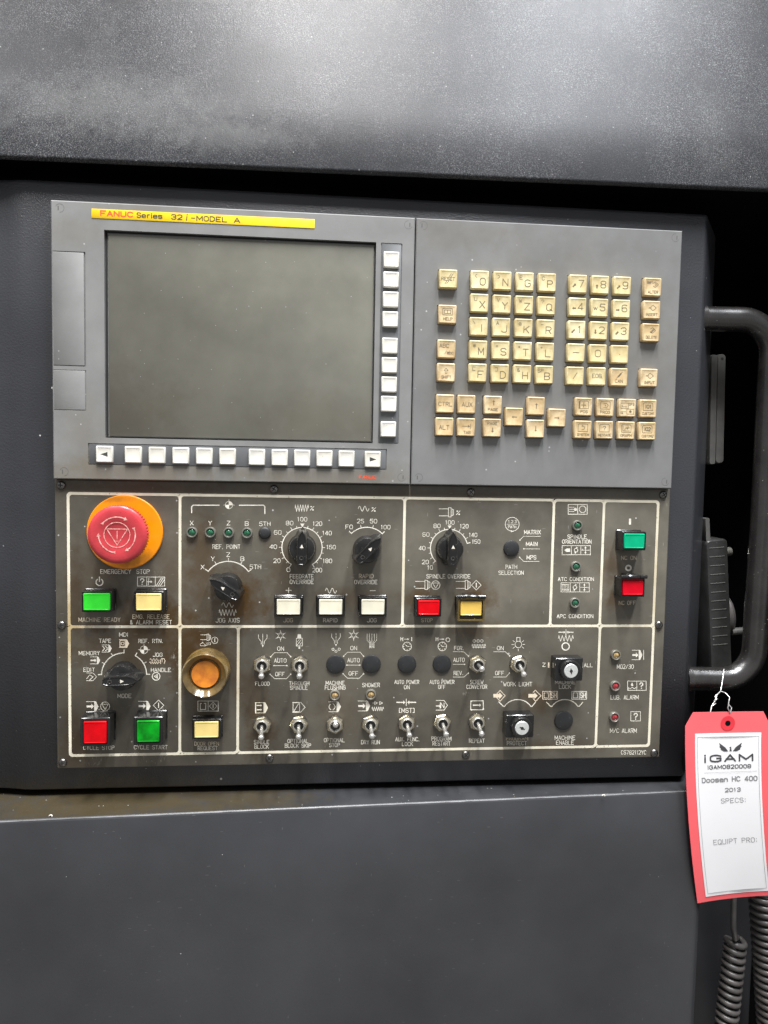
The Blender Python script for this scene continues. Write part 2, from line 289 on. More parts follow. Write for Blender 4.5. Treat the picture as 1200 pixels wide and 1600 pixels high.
# ------------------------------------------------------------------ printing: thin engraved strokes laid on a surface
GL = {'A': "00 4c 80|14 74", 'B': "00 0c 6c 8a 88 66 06|66 84 82 60 00", 'C': "8a 7b 5c 3c 1b 09 03 11 30 50 71 82", 'D': "00 0c 5c 89 83 50 00", 'E': "80 00 0c 8c|06 66",
 'F': "00 0c 8c|06 66", 'G': "8a 7b 5c 3c 1b 09 03 11 30 60 82 86 56", 'H': "00 0c|80 8c|06 86", 'I': "40 4c", 'J': "8c 82 60 20 02", 'K': "00 0c|8c 05|37 80", 'L': "0c 00 80",
 'M': "00 0c 43 8c 80", 'N': "00 0c 80 8c", 'O': "30 50 71 83 89 7b 5c 3c 1b 09 03 11 30", 'P': "00 0c 6c 8a 88 66 06", 'Q': "30 50 71 83 89 7b 5c 3c 1b 09 03 11 30|53 90", 'R': "00 0c 6c 8a 88 66 06|46 80",
 'S': "02 20 60 82 84 66 26 08 0a 2c 6c 8a", 'T': "40 4c|0c 8c", 'U': "0c 02 20 60 82 8c", 'V': "0c 40 8c", 'W': "0c 20 48 60 8c", 'X': "00 8c|0c 80", 'Y': "0c 46 8c|46 40", 'Z': "0c 8c 00 80",
 '0': "30 50 71 83 89 7b 5c 3c 1b 09 03 11 30", '1': "2a 4c 40", '2': "0a 2c 6c 8a 87 00 80", '3': "0a 2c 6c 8a 88 66 36|66 84 82 60 20 02", '4': "60 6c 03 83", '5': "8c 1c 07 67 85 82 60 20 02",
 '6': "8b 6c 2c 0a 02 20 60 82 85 67 27 05", '7': "0c 8c 30", '8': "26 08 0a 2c 6c 8a 88 66 26|26 04 02 20 60 82 84 66", '9': "01 20 60 82 8a 6c 2c 0a 07 25 65 87",
 '.': "40 41", ',': "41 2b", '%': "00 8c|1a 1c 3c 3a 1a|50 52 72 70 50", '&': "80 09 2c 4c 5a 03 02 20 40 84", '/': "00 8c", '?': "09 2c 6c 8a 88 45 44|41 40", ':': "41 43|48 4a",
 '[': "60 20 2c 6c", ']': "20 60 6c 2c", '-': "16 76", '+': "16 76|43 49", '(': "5c 38 34 50", ')': "3c 58 54 30", '=': "14 74|18 78", '*': "43 49|28 64|24 68", '#': "20 3c|50 6c|04 84|08 88", ' ': "",
 'a': "06 28 68 86 80 20 03 45 85", 'b': "00 0c|07 67 85 82 60 00", 'e': "04 84 86 68 28 06 02 20 60 81", 'o': "20 60 82 86 68 28 06 02 20", 's': "01 20 60 81 83 64 24 05 07 28 68 87", 'n': "00 08|06 28 68 86 80", 'r': "20 28|26 48 78", 'i': "40 48|4b 4c", 'c': "87 28 06 02 20 81"}
NARROW = {'I': 2, '1': 5, '.': 3, ':': 3, ',': 3, '[': 4, ']': 4, '(': 3, ')': 3, '-': 7, 'r': 6, 'i': 2}
WIDE = {'M': 10, 'W': 11}
class Ink:
    def __init__(s, z, fn=None, lift=.05, mi=0):
        s.bm = new(); s.z = z; s.fn = fn or (lambda x, y: (x, y)); s.k = 0; s.lift = lift; s.mi = mi
    def zz(s): s.k = (s.k+1) % 9; return s.z+s.lift+s.k*.006
    def mm(s, pts): return [Vector(s.fn(*p)) for p in pts]
    def ribbon(s, P, w):
        """P in mm"""
        q = [P[0]]
        for p in P[1:]:
            if (p-q[-1]).length > 1e-4: q.append(p)
        closed = len(q) > 3 and (q[0]-q[-1]).length < 1e-3
        if closed: q = q[:-1]
        n = len(q)
        if n < 2: return
        # sharp turns are drawn as two butting strokes instead of one long mitre
        sharp = [i for i in range(0 if closed else 1, n if closed else n-1)
                 if (q[i]-q[i-1]).normalized().dot((q[(i+1) % n]-q[i]).normalized()) < -.25]
        if sharp:
            if closed: q = q[sharp[0]:]+q[:sharp[0]]+[q[sharp[0]]]; n = len(q); sharp = [i-sharp[0] for i in sharp][1:]
            cuts = [0]+sharp+[n-1]
            for i, j in zip(cuts, cuts[1:]):
                if i < j: s.ribbon([v.copy() for v in q[i:j+1]], w)
            return
        z = s.zz(); L = []; Rr = []
        for i in range(n):
            a = q[i]-q[i-1] if (i or closed) else q[1]-q[0]
            b = q[(i+1) % n]-q[i] if (i < n-1 or closed) else q[-1]-q[-2]
            a = a.normalized(); b = b.normalized(); m = Vector((-a.y-b.y, a.x+b.x))
            if m.length < 1e-3: m = Vector((-a.y, a.x))
            m.normalize(); c = max(.55, m.dot(Vector((-a.y, a.x)))); o = m*(w/2/c)
            e = Vector((0, 0))
            if not closed and i == 0: e = -a*w*.35
            if not closed and i == n-1: e = b*w*.35
            L.append(s.bm.verts.new((*(q[i]+o+e), z))); Rr.append(s.bm.verts.new((*(q[i]-o+e), z)))
        for i in range(n if closed else n-1):
            j = (i+1) % n; s.bm.faces.new((L[i], Rr[i], Rr[j], L[j])).material_index = s.mi
    def line(s, pts, w=.45): s.ribbon(s.mm(pts), w)
    def lines(s, *ps, w=.45):
        for p in ps: s.line(p, w)
    def poly(s, pts):
        z = s.zz(); s.bm.faces.new([s.bm.verts.new((*p, z)) for p in s.mm(pts)]).material_index = s.mi
    def arc(s, cx, cy, r, a0, a1, w=.45, n=None, ry=None):
        n = n or max(6, int(abs(a1-a0)/12)); ry = ry or r
        s.line([(cx+r*math.sin(R(a0+(a1-a0)*i/n)), cy-ry*math.cos(R(a0+(a1-a0)*i/n))) for i in range(n+1)], w)
    def circ(s, cx, cy, r, w=.45, n=20): s.arc(cx, cy, r, 0, 360, w, n)
    def disc(s, cx, cy, r, n=14): s.poly([(cx+r*math.cos(2*math.pi*i/n), cy+r*math.sin(2*math.pi*i/n)) for i in range(n)])
    def rect(s, x0, y0, x1, y1, w=.45): s.line([(x0, y0), (x1, y0), (x1, y1), (x0, y1), (x0, y0)], w)
    def dot(s, x, y, r=.55):
        c = s.mm([(x, y)])[0]; z = s.zz(); s.bm.faces.new([s.bm.verts.new((c.x+r*math.cos(a*.7854), c.y+r*math.sin(a*.7854), z)) for a in range(8)]).material_index = s.mi
    def text(s, t, cx, cy, w, h, sw=.45, slant=0):
        """caption centred on (cx, cy), w by h in the ink's own (photo) units, y down"""
        adv = [WIDE.get(c) or NARROW.get(c, 6 if c == ' ' else 8) for c in t]; gap = 3.2
        tot = sum(adv)+gap*(len(t)-1); k = w/tot; x = cx-w/2
        for c, a in zip(t, adv):
            for st in GL.get(c, '').split('|'):
                pts = [(int(p[0], 16)*(a/8 if a > 8 else 1)+(8-a)/2*(a > 8), int(p[1], 16)) for p in st.split()]
                if len(pts) > 1:
                    s.line([(x+(px-(8-a)/2+slant*py*.25)*k, cy+h/2-py/12*h) for px, py in pts], sw)
            x += (a+gap)*k
    def done(s, name, m, parent, base, loc=None):
        if not s.bm.verts: return None
        vs = [v.co for v in s.bm.verts]
        c = loc or (round((min(v.x for v in vs)+max(v.x for v in vs))/2, 2), round((min(v.y for v in vs)+max(v.y for v in vs))/2, 2), s.z)
        for v in s.bm.verts: v.co -= Vector(c)
        for f in s.bm.faces:
            f.normal_update()
            if f.normal.z < 0: f.normal_flip()
        return obj(name, s.bm, m, parent, c, base, norm=False)

# ================================================================== SURROUNDING MACHINE
# recess behind everything, its shade put into near-black surfaces
bm = new()
quad(bm, (-500, -900, -330), (1100, -900, -330), (1100, 500, -330), (-500, 500, -330))
tag(obj('back_wall', bm, 'void', None), 'back wall of the recess behind the control panel, its shade painted black', kind='structure')
bm = new()
box(bm, 700, 760, -900, 400, -330, 60, 3)  # added to keep light from the right out of the recess
tag(obj('light_block_wall', bm, 'void', None), 'added black wall right of the tube handle, closing the recess against light', kind='structure')
bm = new()
quad(bm, (-500, 38, -330), (1100, 48, -330), (1100, 48, -13), (-500, 38, -13))
tag(obj('recess_ceiling', bm, 'void', None), 'underside above the control panel, its shade painted black', kind='structure')

# upper cover: grained black sheet leaning back, lower edge folded inwards
LX, LY, LZ = -260, 28.4, 2.0
RX, RY, RZ = 760, 37.0, 8.0
t0 = thing('upper_cover', 'wide black grained metal cover leaning back above the control panel, dusty at left', 'machine cover', (250, 34, 0))
bm = new()
def cov(u, s, d=0):     # u along the edge 0..1, s up the slope
    th = R(17)
    return (LX+(RX-LX)*u, LY+(RY-LY)*u+s*math.cos(th)+d*math.sin(th), LZ+(RZ-LZ)*u-s*math.sin(th)+d*math.cos(th))
prof = [(5, -6), (.6, -5), (0, -3.6), (.25, -1.6), (1.0, -.5), (2.4, 0), (60, 0), (200, 0), (420, 0)]
rows = [[bm.verts.new(Vector(cov(i/24, s, d))-Vector((250, 34, 0))) for i in range(25)] for s, d in prof]
for a, b in zip(rows, rows[1:]): ring_faces(bm, a, b, 0, False)
obj('sheet', bm, 'cover', t0, (250, 34, 0), (250, 34, 0), sharp=60)

# lower cabinet: ledge, rounded front edge, front sheet, right return
t0 = thing('lower_cabinet', 'dark satin cabinet front with a dusty ledge below the control panel', 'machine cabinet', (250, -490, 0))
def lowz(x): return 30-(x+32)/574*25
xe = 562
def lowprof(x, zoff=0): return [(-489.0, -150), (-489.0, lowz(x)-2.2), (-489.7, lowz(x)-.7), (-491.2, lowz(x)), (-560, lowz(x)-1), (-1000, lowz(x)-4)]
bm = new(); xs = [-400+i*(xe-6+400)/20 for i in range(21)]
rows = [[bm.verts.new(Vector((x, *lowprof(x)[k]))-Vector((250, -490, 0))) for x in xs] for k in range(1, 6)]
for a, b in zip(rows, rows[1:]): ring_faces(bm, a, b, 0, False)
cor = []
for k in range(1, 6):
    y, z = lowprof(xe-6)[k]; c = []
    for i in range(8):
        a = R(90*i/6) if i < 7 else R(90)
        c.append(bm.verts.new(Vector((xe-6+9*math.sin(a), y, z-9+9*math.cos(a)-(160 if i == 7 else 0)))-Vector((250, -490, 0))))
    cor.append(c)
for a, b in zip(cor, cor[1:]): ring_faces(bm, a, b, 0, False)
obj('front_sheet', bm, 'lower', t0, (250, -490, 0), (250, -490, 0), sharp=50)
bm = new()
a = [bm.verts.new(Vector((x, -489, lowz(x)-2.2))-Vector((250, -490, 0))) for x in xs+[xe]]; b = [bm.verts.new(Vector((x, -489, -150))-Vector((250, -490, 0))) for x in xs+[xe]]
ring_faces(bm, a, b, 0, False)
obj('ledge', bm, 'ledgedirt', t0, (250, -490, 0), (250, -490, 0))
bm = new()
tube(bm, [Vector((x, -489.75+.12*math.sin(x*.05), lowz(x)-.75))-Vector((250, -490, 0)) for x in [-400+i*(xe-4+400)/60 for i in range(61)]], .42, 8)
obj('edge_highlight', bm, 'edge', t0, (250, -490, 0), (250, -490, 0))  # thin pale strip paints the highlight on the rounded front edge

# rear panel behind the coiled cables
t0 = thing('rear_panel', 'dark blue-black sheet metal panel behind the coiled cables, bottom right', 'machine panel', (640, -700, -110))
bm = new()
for (x0, x1, z0) in ((580, 612, -150), (612, 690, -112)):
    box(bm, x0-640, x1-640, -380, 150, z0-10+110, z0+110, 2, 3)
obj('folded_sheet', bm, 'lower', t0, (640, -700, -110), (640, -700, -110))
bm = new(); lathe(bm, [(13, -30), (13, 0), (11, 3), (0.5, 4)], 24)
obj('round_cap', bm, 'ribblack', t0, (592, -606, -60), (640, -700, -110))

# panel housing
HB = (260, -233, -12)
t0 = thing('panel_housing', 'black powder coated pendant housing framing the screen, keyboard and button plate', 'control housing', HB)
bm = new()
HX0, HX1, HY0, HY1, HZ = -29, 549, -484, 20, -12
def hs(px, x, y, z): return bm.verts.new((x-HB[0], y-HB[1], z-HB[2]))
# section across x, from far left wing to the flared right flank
sec = [(-260, -20), (-70, -18), (-48, -16.5), (-38, -14.6), (-31, -12.8), (-24, -12), (545.5, -12), (547.8, -12.6), (549.6, -14.2), (577, -50), (579, -54), (580, -60), (580, -200)]
ysn = [(HY0+1.8, -2.4), (HY0+.5, -1.0), (HY0+2.4, 0)]
rows = []
def yprof():
    # (y, dz, inset of right flank)
    return [(HY0+2, -150), (HY0, -6), (HY0+.6, -2.0), (HY0+2.4, 0), (-300, 0), (-120, 0), (HY1-3.5, 0), (HY1-1.0, -1.2), (HY1, -4.0), (HY1+1.0, -60)]
for (y, dz) in yprof():
    rows.append([hs(0, x, y-(max(0, min(1, (x-549)/31))*6 if y > 0 else 0), z+dz) for x, z in sec])
for a, b in zip(rows, rows[1:]): ring_faces(bm, a, b, 0, False)
obj('shell', bm, 'housing', t0, HB, HB, sharp=50)
# tube handle (bolted on the right flank)
bm = new()
P1 = at(1104, 496, -24); P2 = at(1082, 1063, -24)
zt, zb_ = -24, -24
xb = at(1192, 760, -30)[0]
def corner(c, r, a0, a1, n=9): return [(c[0]+r*math.cos(R(a0+(a1-a0)*i/n)), c[1]+r*math.sin(R(a0+(a1-a0)*i/n)), c[2]) for i in range(n+1)]
rb = 30
path = [(P1[0]-6, P1[1], -30), (P1[0]+14, P1[1], -29)]+corner((xb-rb, P1[1]-rb, -27), rb, 90, 0)+[(xb, -250, -27)]+corner((xb-2-rb, P2[1]+rb, -27), rb, 0, -90)+[(P2[0]+12, P2[1], -29), (P2[0]-6, P2[1], -30)]
hc = Vector(((P1[0]+xb)/2, (P1[1]+P2[1])/2, -27))
pp = []
for a, b in zip(path, path[1:]):
    n = 1 if (Vector(a)-Vector(b)).length < 12 else 4
    for i in range(n): pp.append(Vector(a).lerp(Vector(b), i/n))
pp.append(Vector(path[-1]))
tube(bm, [p-hc for p in pp], 11.0, 24)
obj('tube_handle', bm, 'handle', t0, hc, HB, sharp=60)
for p in (P1, P2):
    bm = new(); tube(bm, [(-3, 0, 0), (0, 0, 0), (2.2, 0, 0), (2.6, 0, 0)], lambda t: 12.4 if t < .8 else 11.4, 28)
    obj('handle_collar', bm, 'handle', t0, (p[0]-3.0, p[1], -29.5), HB)

# ================================================================== DISPLAY UNIT
DB = (145, -110, 0)
t0 = thing('display_unit', 'grey screen unit with yellow name strip and white soft keys, left of the keyboard', 'display', DB)
Yk = [-35.2, -51.4, -67.5, -83.6, -105.2, -121.1, -137.1, -153.0, -174.1]
Xk = [40.7, 63.3, 82.2, 101.1, 119.9, 138.7, 162.5, 181.1, 199.6, 218.0, 236.3, 258.2]
bm = new()
def rel(h): return (h[0]-DB[0], h[1]-DB[0], h[2]-DB[1], h[3]-DB[1], h[4])
pockets = [(40.8, 258.2, -186, -21.2, 3.6), (262.3, 279.8, -186, -21.4, .9), (27.4, 270.1, -208.0, -190.6, .9),
           (1.2, 26.3, -129.4, -39.2, 1.0), (1.2, 26.3, -164.6, -132.4, .45)]
holed(bm, -DB[0], 290-DB[0], -220-DB[1], -DB[1], 0, -12, [rel(h) for h in pockets])
obj('frame', bm, 'bezel', t0, DB, DB, sharp=20)
# screen with dark inner border
bm = new(); box(bm, 43.4-DB[0], 256.6-DB[0], -184.4-DB[1], -23.4-DB[1], -3.4, -2.4, .25, .6); obj('screen', bm, 'screen', t0, DB, DB)
bm = new()
for (a, b, c, d) in ((40.9, 258.1, -22.6, -21.3), (40.9, 258.1, -185.9, -185.0), (40.9, 42.6, -185, -22.6), (257.1, 258.1, -185, -22.6)):
    quad(bm, (a-DB[0], c-DB[1], -3.3), (b-DB[0], c-DB[1], -3.3), (b-DB[0], d-DB[1], -3.3), (a-DB[0], d-DB[1], -3.3))
obj('screen_gasket', bm, 'seam', t0, DB, DB)
for (a, b, c, d) in ((262.9, 279.2, -185.4, -22.0), (28.0, 269.5, -207.4, -191.2)):
    bm = new(); cx, cy = (a+b)/2, (c+d)/2; box(bm, a-cx, b-cx, c-cy, d-cy, -.8, -.25, .2, .5)
    obj('key_strip', bm, 'strip', t0, (cx, cy, 0), DB)
bm = new(); box(bm, -12.2, 12.0, -44.6, 44.4, -1, .15, .3, .5); obj('card_slot_door', bm, 'bezel', t0, (13.2, -84.3, 0), DB)
bm = new(); box(bm, -12.2, 12.3, -15.7, 15.7, -1, 0.05, .3, .5); obj('small_cover', bm, 'bezel', t0, (13.2, -148.5, 0), DB)
# key caps
def keymesh(w, h, z1, mats, ink=None, flat=None):
    bm = new(); o = lambda d, r: rect(w-d, h-d, r, 2)
    stack(bm, [(o(0, .7), -1.0), (o(0, .7), z1-1.1), (o(.5, .6), z1-.4), (o(1.5, .5), z1), (o(2.3, .5), z1-.02), (o(3.6, .5), z1-.28)])
    if ink:
        me2 = ink.bm
        vm = {}
        for v in me2.verts: vm[v] = bm.verts.new((v.co.x, v.co.y, v.co.z))
        bmesh.ops.recalc_face_normals(bm, faces=bm.faces)
        for f in me2.faces:
            g = bm.faces.new([vm[v] for v in f.verts]); g.material_index = 1; g.normal_update()
            if g.normal.z < 0: g.normal_flip()
        me2.free()
    else: bmesh.ops.recalc_face_normals(bm, faces=bm.faces)
    for v in bm.verts: v.co = Vector((v.co.x*.001, -v.co.z*.001, v.co.y*.001))
    me = bpy.data.meshes.new('key'); bm.to_mesh(me); bm.free()
    for m in mats: me.materials.append(M[m])
    me.shade_smooth(); me.set_sharp_from_angle(angle=R(28)); return me
softv = keymesh(13.0, 12.8, 2.6, ['keywhite']); softh = keymesh(13.3, 13.3, 2.6, ['keywhite'])
for y in Yk: link('soft_key', softv, t0, (270.8, y, 0), DB)
for i, x in enumerate(Xk):
    me = softh
    if i in (0, 11):
        ik = Ink(2.33); s = -1 if i == 0 else 1; ik.poly([(s*3.0, 0), (-s*2.6, 1.9), (-s*2.6, -1.9)]); me = keymesh(13.3, 13.3, 2.6, ['keywhite', 'arrowink'], ik)
    link('soft_key', me, t0, (x, -199.4, 0), DB)
bm = new(); box(bm, -88.1, 88.1, -3.6, 3.6, 0, .35, .1, .3); obj('name_strip', bm, 'yellow', t0, (119.5, -9.0, 0), DB)
def strokes(s, x, y, z, w, h, sw, m, parent, base, slant=0):
    ik = Ink(z, lambda a, b: (a, -b)); ik.text(s, x, -y, w, h, sw, slant); return ik.done('lettering', m, parent, base)
strokes('FANUC', 50.8, -8.6, .35, 24.6, 3.6, 1.0, 'redink', t0, DB)
strokes('Series', 76.3, -8.7, .35, 19.4, 3.6, .75, 'darkink', t0, DB)
strokes('32', 97.6, -8.8, .35, 8.2, 3.6, .80, 'darkink', t0, DB)
strokes('i', 105.2, -8.6, .35, 1.2, 4.6, .75, 'darkink', t0, DB, .35)
strokes('-MODEL', 123.0, -9.0, .35, 28, 3.6, .80, 'darkink', t0, DB)
strokes('A', 145.2, -9.1, .35, 4.4, 3.6, .80, 'darkink', t0, DB)
strokes('FANUC', 254.3, -214.3, 0, 13.8, 2.4, .75, 'redink', t0, DB)
def plugmark(x, y, parent, base, side):
    ik = Ink(0.0, lambda a, b: (x+a, y+b)); ik.arc(0, 0, 3.3, side, side+250, .22, 14); ik.line([(side and 1.2 or -1.2, -1.3), (side and 1.2 or -1.2, 1.3)], .8)
    ik.done('screw_cap', 'capmark', parent, base)
for (x, y, s) in ((7, -6, 0), (284.5, -6, 180), (8.5, -214, 0), (283, -214, 180)): plugmark(x, y, t0, DB, s)

# ================================================================== KEYBOARD UNIT
KB = (405.5, -110, 0)
t0 = thing('keyboard_unit', 'grey keypad unit full of yellowed letter, number and function keys', 'keyboard', KB)
A = 'A'
def key(x, y, fn=None, tan=False): return (x, y, fn, tan)
keys = []
def T(*items):
    def f(ik):
        for it in items:
            if callable(it): it(ik)
            else:
                s, x, y, h = it[:4]; w = it[4] if len(it) > 4 else h*.72*len(s)*(1 if len(s) > 1 else 1)
                ik.text(s, x, -y, w, h, it[5] if len(it) > 5 else (.62 if h > 3 else .42))
    return f
def ic(*pls, w=.42, fills=()):
    def f(ik):
        for p in pls: ik.line([(a, -b) for a, b in p], w)
        for p in fills: ik.poly([(a, -b) for a, b in p])
    return f
def frm(w=4.2, h=3.2, y=1.6): return ic([(-w, y-h), (w, y-h), (w, y+h-.8), (w-.8, y+h), (-w+.8, y+h), (-w, y+h-.8), (-w, y-h)], w=.45)
def arrow(dx, dy, L=2.2, ox=0, oy=0, t=.5, hd=1.4):
    nx, ny = -dy, dx
    a = (ox-dx*L, oy-dy*L); b = (ox+dx*(L-hd*1.1), oy+dy*(L-hd*1.1)); tip = (ox+dx*L, oy+dy*L)
    return ic(w=.1, fills=([(a[0]+nx*t, a[1]+ny*t), (a[0]-nx*t, a[1]-ny*t), (b[0]-nx*t, b[1]-ny*t), (b[0]+nx*t, b[1]+ny*t)], [(b[0]+nx*hd, b[1]+ny*hd), (b[0]-nx*hd, b[1]-ny*hd), tip]))
cx4 = [344.7, 363.8, 382.9, 401.9]; ry5 = [-49.1, -68.2, -87.2, -106.3, -125.5]
big = ['ONGP', 'XYZQ', 'IJKR', 'MSTL', 'FDHB']; small = [['(', ')', 'E', 'C'], ['U', 'V', 'W', '?'], [',', 'A', '&', '-'], ['#', '=', '*', '+'], ['[', ']', '&', 'SP']]
for r in range(5):
    for c in range(4):
        sm = small[r][c]
        if (r, c) == (2, 2): s2 = lambda ik: (ik.circ(-3.1, -3.2, 1.2, .35, 12), ik.circ(-3.1, -3.2, .5, .3, 8))
        else: s2 = (sm, -3.3, 3.2, 2.8, 2.2*len(sm)*(1.1 if len(sm) > 1 else 1), .36)
        keys.append(key(cx4[c], ry5[r], T((big[r][c], 2.4, -1.3, 5.6, 4.4 if big[r][c] != 'I' else 1.2, .66), s2)))
xn = [428.6, 447.8, 467.0]
diag = lambda up: arrow(.70, .70, 2.0, -3.2, -1.2, .6, 1.3) if up else arrow(-.70, -.70, 2.0, -3.2, -1.2, .6, 1.3)
num = [[('7', diag(1)), ('8', arrow(0, 1, 1.7, -2.9, -1.4, .6, 1.3)), ('9', diag(1))], [('4', arrow(-1, 0, 1.7, -3.0, -1.2, .55, 1.2)), ('5', ic([(-5, .2), (-4.3, -2), (-3.5, .2), (-2.7, -2), (-1.9, .2)], w=.5)), ('6', arrow(1, 0, 1.7, -3.2, -1.2, .55, 1.2))],
       [('1', diag(0)), ('2', arrow(0, -1, 1.9, -2.9, -1.2, .6, 1.3)), ('3', arrow(-.7, -.7, 1.8, -3.3, -1.6, .65, 1.2))]]
for r in range(3):
    for c in range(3):
        d, a_ = num[r][c]; keys.append(key(xn[c], ry5[r], T((d, 2.6, .3, 5.6, 4.3 if d != '1' else 2.6, .66), a_)))
keys += [key(xn[0], ry5[3], ic([(-2.6, 0), (2.6, 0)], w=.55)), key(xn[1], ry5[3], T(('O', 0, 0, 5.6, 4.8, .55))), key(xn[2], ry5[3], ic(w=.1, fills=([(-.4, -.6), (.4, -.6), (.4, .2), (-.4, .2)],))),
         key(xn[0], ry5[4], ic([(-1.7, -2.6), (1.7, 2.6)], w=.55)), key(xn[1], ry5[4], T(('EOB', -.2, .3, 3.2, 7.6, .5), (',', 4.4, -1, 2.2, .8, .35))),
         key(xn[2], ry5[4], T(('CAN', 0, -3.4, 2.6, 6.4, .42), ic([(-2, -1), (2.6, 4.3)], w=.4, fills=([(-1.2, .8), (1.2, 3.4), (2.2, 3.2), (2, 2.2), (-.2, -.1), (-1.3, -.2)],))), True)]
dia = lambda x, y, s=2.3: ic([(x-s*.2, y+s), (x+s, y), (x-s*.2, y-s)], [(x-s, y+s*.5), (x-s*.2, y+s)], [(x-s, y-s*.5), (x-s*.2, y-s)], w=.42)
dia2 = lambda x, y: ic([(x-.3, y+1), (x+.7, y), (x-.3, y-1)], w=.4)
keys += [key(493.6, ry5[0], T(('SHIFT', -2.6, 3.6, 1.8, 4.6, .34), dia(2.6, 2.0), dia2(2.4, 2), ('ALTER', .4, -4.2, 2.2, 8.6, .40)), True),
         key(493.6, ry5[1], T(dia(1.6, 1.6), arrow(1, 0, 1.3, -1.4, 1.6, .35, .9), ('INSERT', 0, -4.0, 2.2, 10, .40)), True),
         key(493.6, ry5[2], T(dia(1.8, 1.8), ic([(-.4, .2), (2.6, 3.6)], [(.2, -.2), (3.2, 3.0)], w=.5), ('DELETE', .6, -4.0, 2.2, 9.4, .40)), True),
         key(493.6, ry5[4], T(dia(1.6, 1.6), arrow(1, 0, 1.3, -1.4, 1.6, .35, .9), ('INPUT', .6, -4.0, 2.2, 8.8, .42)), True)]
box_i = ic([(-4.6, -.8), (4.6, -.8), (4.6, 4.8), (-4.6, 4.8), (-4.6, -.8)], w=.4)
keys += [key(318, -49.3, T(('RESET', 0, 0, 2.5, 11, .42), ic([(-2.6, -4), (-.6, -.9)], [(-1.2, -4), (.6, -1.4)], [(.6, 1.4), (2.4, 4.2)], [(2, 1.2), (4, 4.2)], w=.45))),
         key(318, -78.3, T(ic([(-4, -.6), (4, -.6), (4, 4.6), (-4, 4.6), (-4, -.6)], [(-2.6, .6), (2.6, .6), (2.6, 3.4), (-2.6, 3.4), (-2.6, .6)], [(0, .6), (0, 3.4)], w=.5), ('HELP', .4, -3.8, 2.2, 7.4, .40)), True),
         key(318, -106.8, T(('ABC', -2, 2.6, 2.9, 7.6, .45), ('/abc', 2.2, -2.8, 2.7, 7.2, .40)), True),
         key(318, -126.0, T(ic([(-.7, -.8), (-.7, 1.6), (-1.7, 1.6), (0, 3.4), (1.7, 1.6), (.7, 1.6), (.7, -.8), (-.7, -.8)], w=.4), ('SHIFT', .3, -3.8, 2.2, 8, .42)), True),
         key(317.8, -151.9, T(('CTRL', .2, -.4, 3.2, 11.4, .45)), True), key(336, -151.9, T(('AUX', .6, -.2, 3.4, 8.6, .48)), True),
         key(317.8, -171, T(('ALT', -.2, -.5, 3.4, 8.2, .48)), True), key(336, -171, T(ic([(-3.4, .8), (3, .8)], [(3.6, 2.8), (3.6, -1.4)], w=.42, fills=([(1.4, 1.9), (3.3, .8), (1.4, -.3)],)), ('TAB', .8, -4.4, 2.2, 5.6, .42)), True),
         key(358.4, -151.9, T(arrow(0, 1, 2.1, .6, 1.9, .36, 1.2), ('PAGE', 0, -3.8, 2.0, 8.2, .42)), True), key(358.4, -171, T(('PAGE', 0, 3.7, 2.2, 8, .42), arrow(0, -1, 2.1, .4, -1.8, .36, 1.2)), True),
         key(376.9, -161.4, arrow(-1, 0, 2.2, .2, -.1, .34, 1.1), True), key(395.6, -151.9, arrow(0, 1, 2.3, .3, 0, .34, 1.1), True), key(395.6, -171, arrow(0, -1, 2.3, .2, 0, .34, 1.1), True), key(414, -161.4, arrow(1, 0, 2.2, 0, -.1, .34, 1.1), True)]
xb4 = [437, 456, 475.2, 493.8]
b1 = [T(frm(), ic([(-1.8, 1.4), (1.8, 1.4)], [(0, -.4), (0, 3.4)], w=.7), ic([(-3.6, 4.3), (-3.6, -1)], w=1.2), ('POS', .5, -4.2, 2.2, 6, .42)), T(frm(), ic([(-1.6, 3.4), (1, 3.4), (2.6, 1.6), (1, -.2), (-1.6, -.2)], [(-.4, 2.2), (.6, 1.6), (-.4, .9)], w=.4), ('PROG', 0, -4.2, 2.4, 8.6, .42)),
      T(ic([(-5.8, -.6), (1, -.6), (1, 4), (-5.8, 4), (-5.8, -.6)], [(-4.4, 2.4), (-4.4, .9), (-.6, .9)], [(-.4, -5.2), (5.8, -5.2), (5.8, -1), (-.4, -1), (-.4, -5.2)], w=.38), ('OFS', 3.8, 3.2, 2.0, 4.4, .36), ('SET', -3.6, -4.2, 2.0, 4.4, .36), lambda ik: ik.disc(2.8, 3.0, 1.1)),
      T(frm(), ('IO1', .3, 1.6, 2.8, 5, .75), ('CUSTOM1', .2, -4.3, 2.0, 10.2, .36))]
b2 = [T(frm(), ic([(-1, 3.2), (.9, 2.8), (1.6, 1.6), (.9, .2), (-.9, -.1)], [(-.6, 2.6), (-1, 3.2), (-.4, 3.7)], w=.45), ('SYSTEM', .4, -4.3, 2.0, 10, .40)), T(frm(), ('?', 0, 1.6, 3.2, 2.2, .5), ('MESSAGE', .2, -4.3, 2.0, 10.8, .36)),
      T(frm(), ic([(-3, 3.6), (-3, -.4), (3, -.4)], [(-1.4, .4), (-.2, 2.4), (1, 1), (1.6, 3.4)], [(.4, 2.2), (3, 2.2)], w=.45), ('GRAPH', 0, -4.3, 2.2, 9.6, .42)), T(frm(), ('IO2', .3, 1.6, 2.8, 5, .75), ('CUSTOM2', .4, -4.3, 2.0, 10.2, .36))]
for i in range(4): keys += [key(xb4[i], -151.5, b1[i], True), key(xb4[i], -170.7, b2[i], True)]
bm = new(); g = .45
def noclash(v): return v
hol = []
for (x, y, f, tn) in keys: hol.append((x-7.6-g-KB[0], x+7.6+g-KB[0], y-7.6-g-KB[1], y+7.6+g-KB[1], 2.6))
holed(bm, 291-KB[0], 520-KB[0], -220-KB[1], -KB[1], 0, -12, hol)
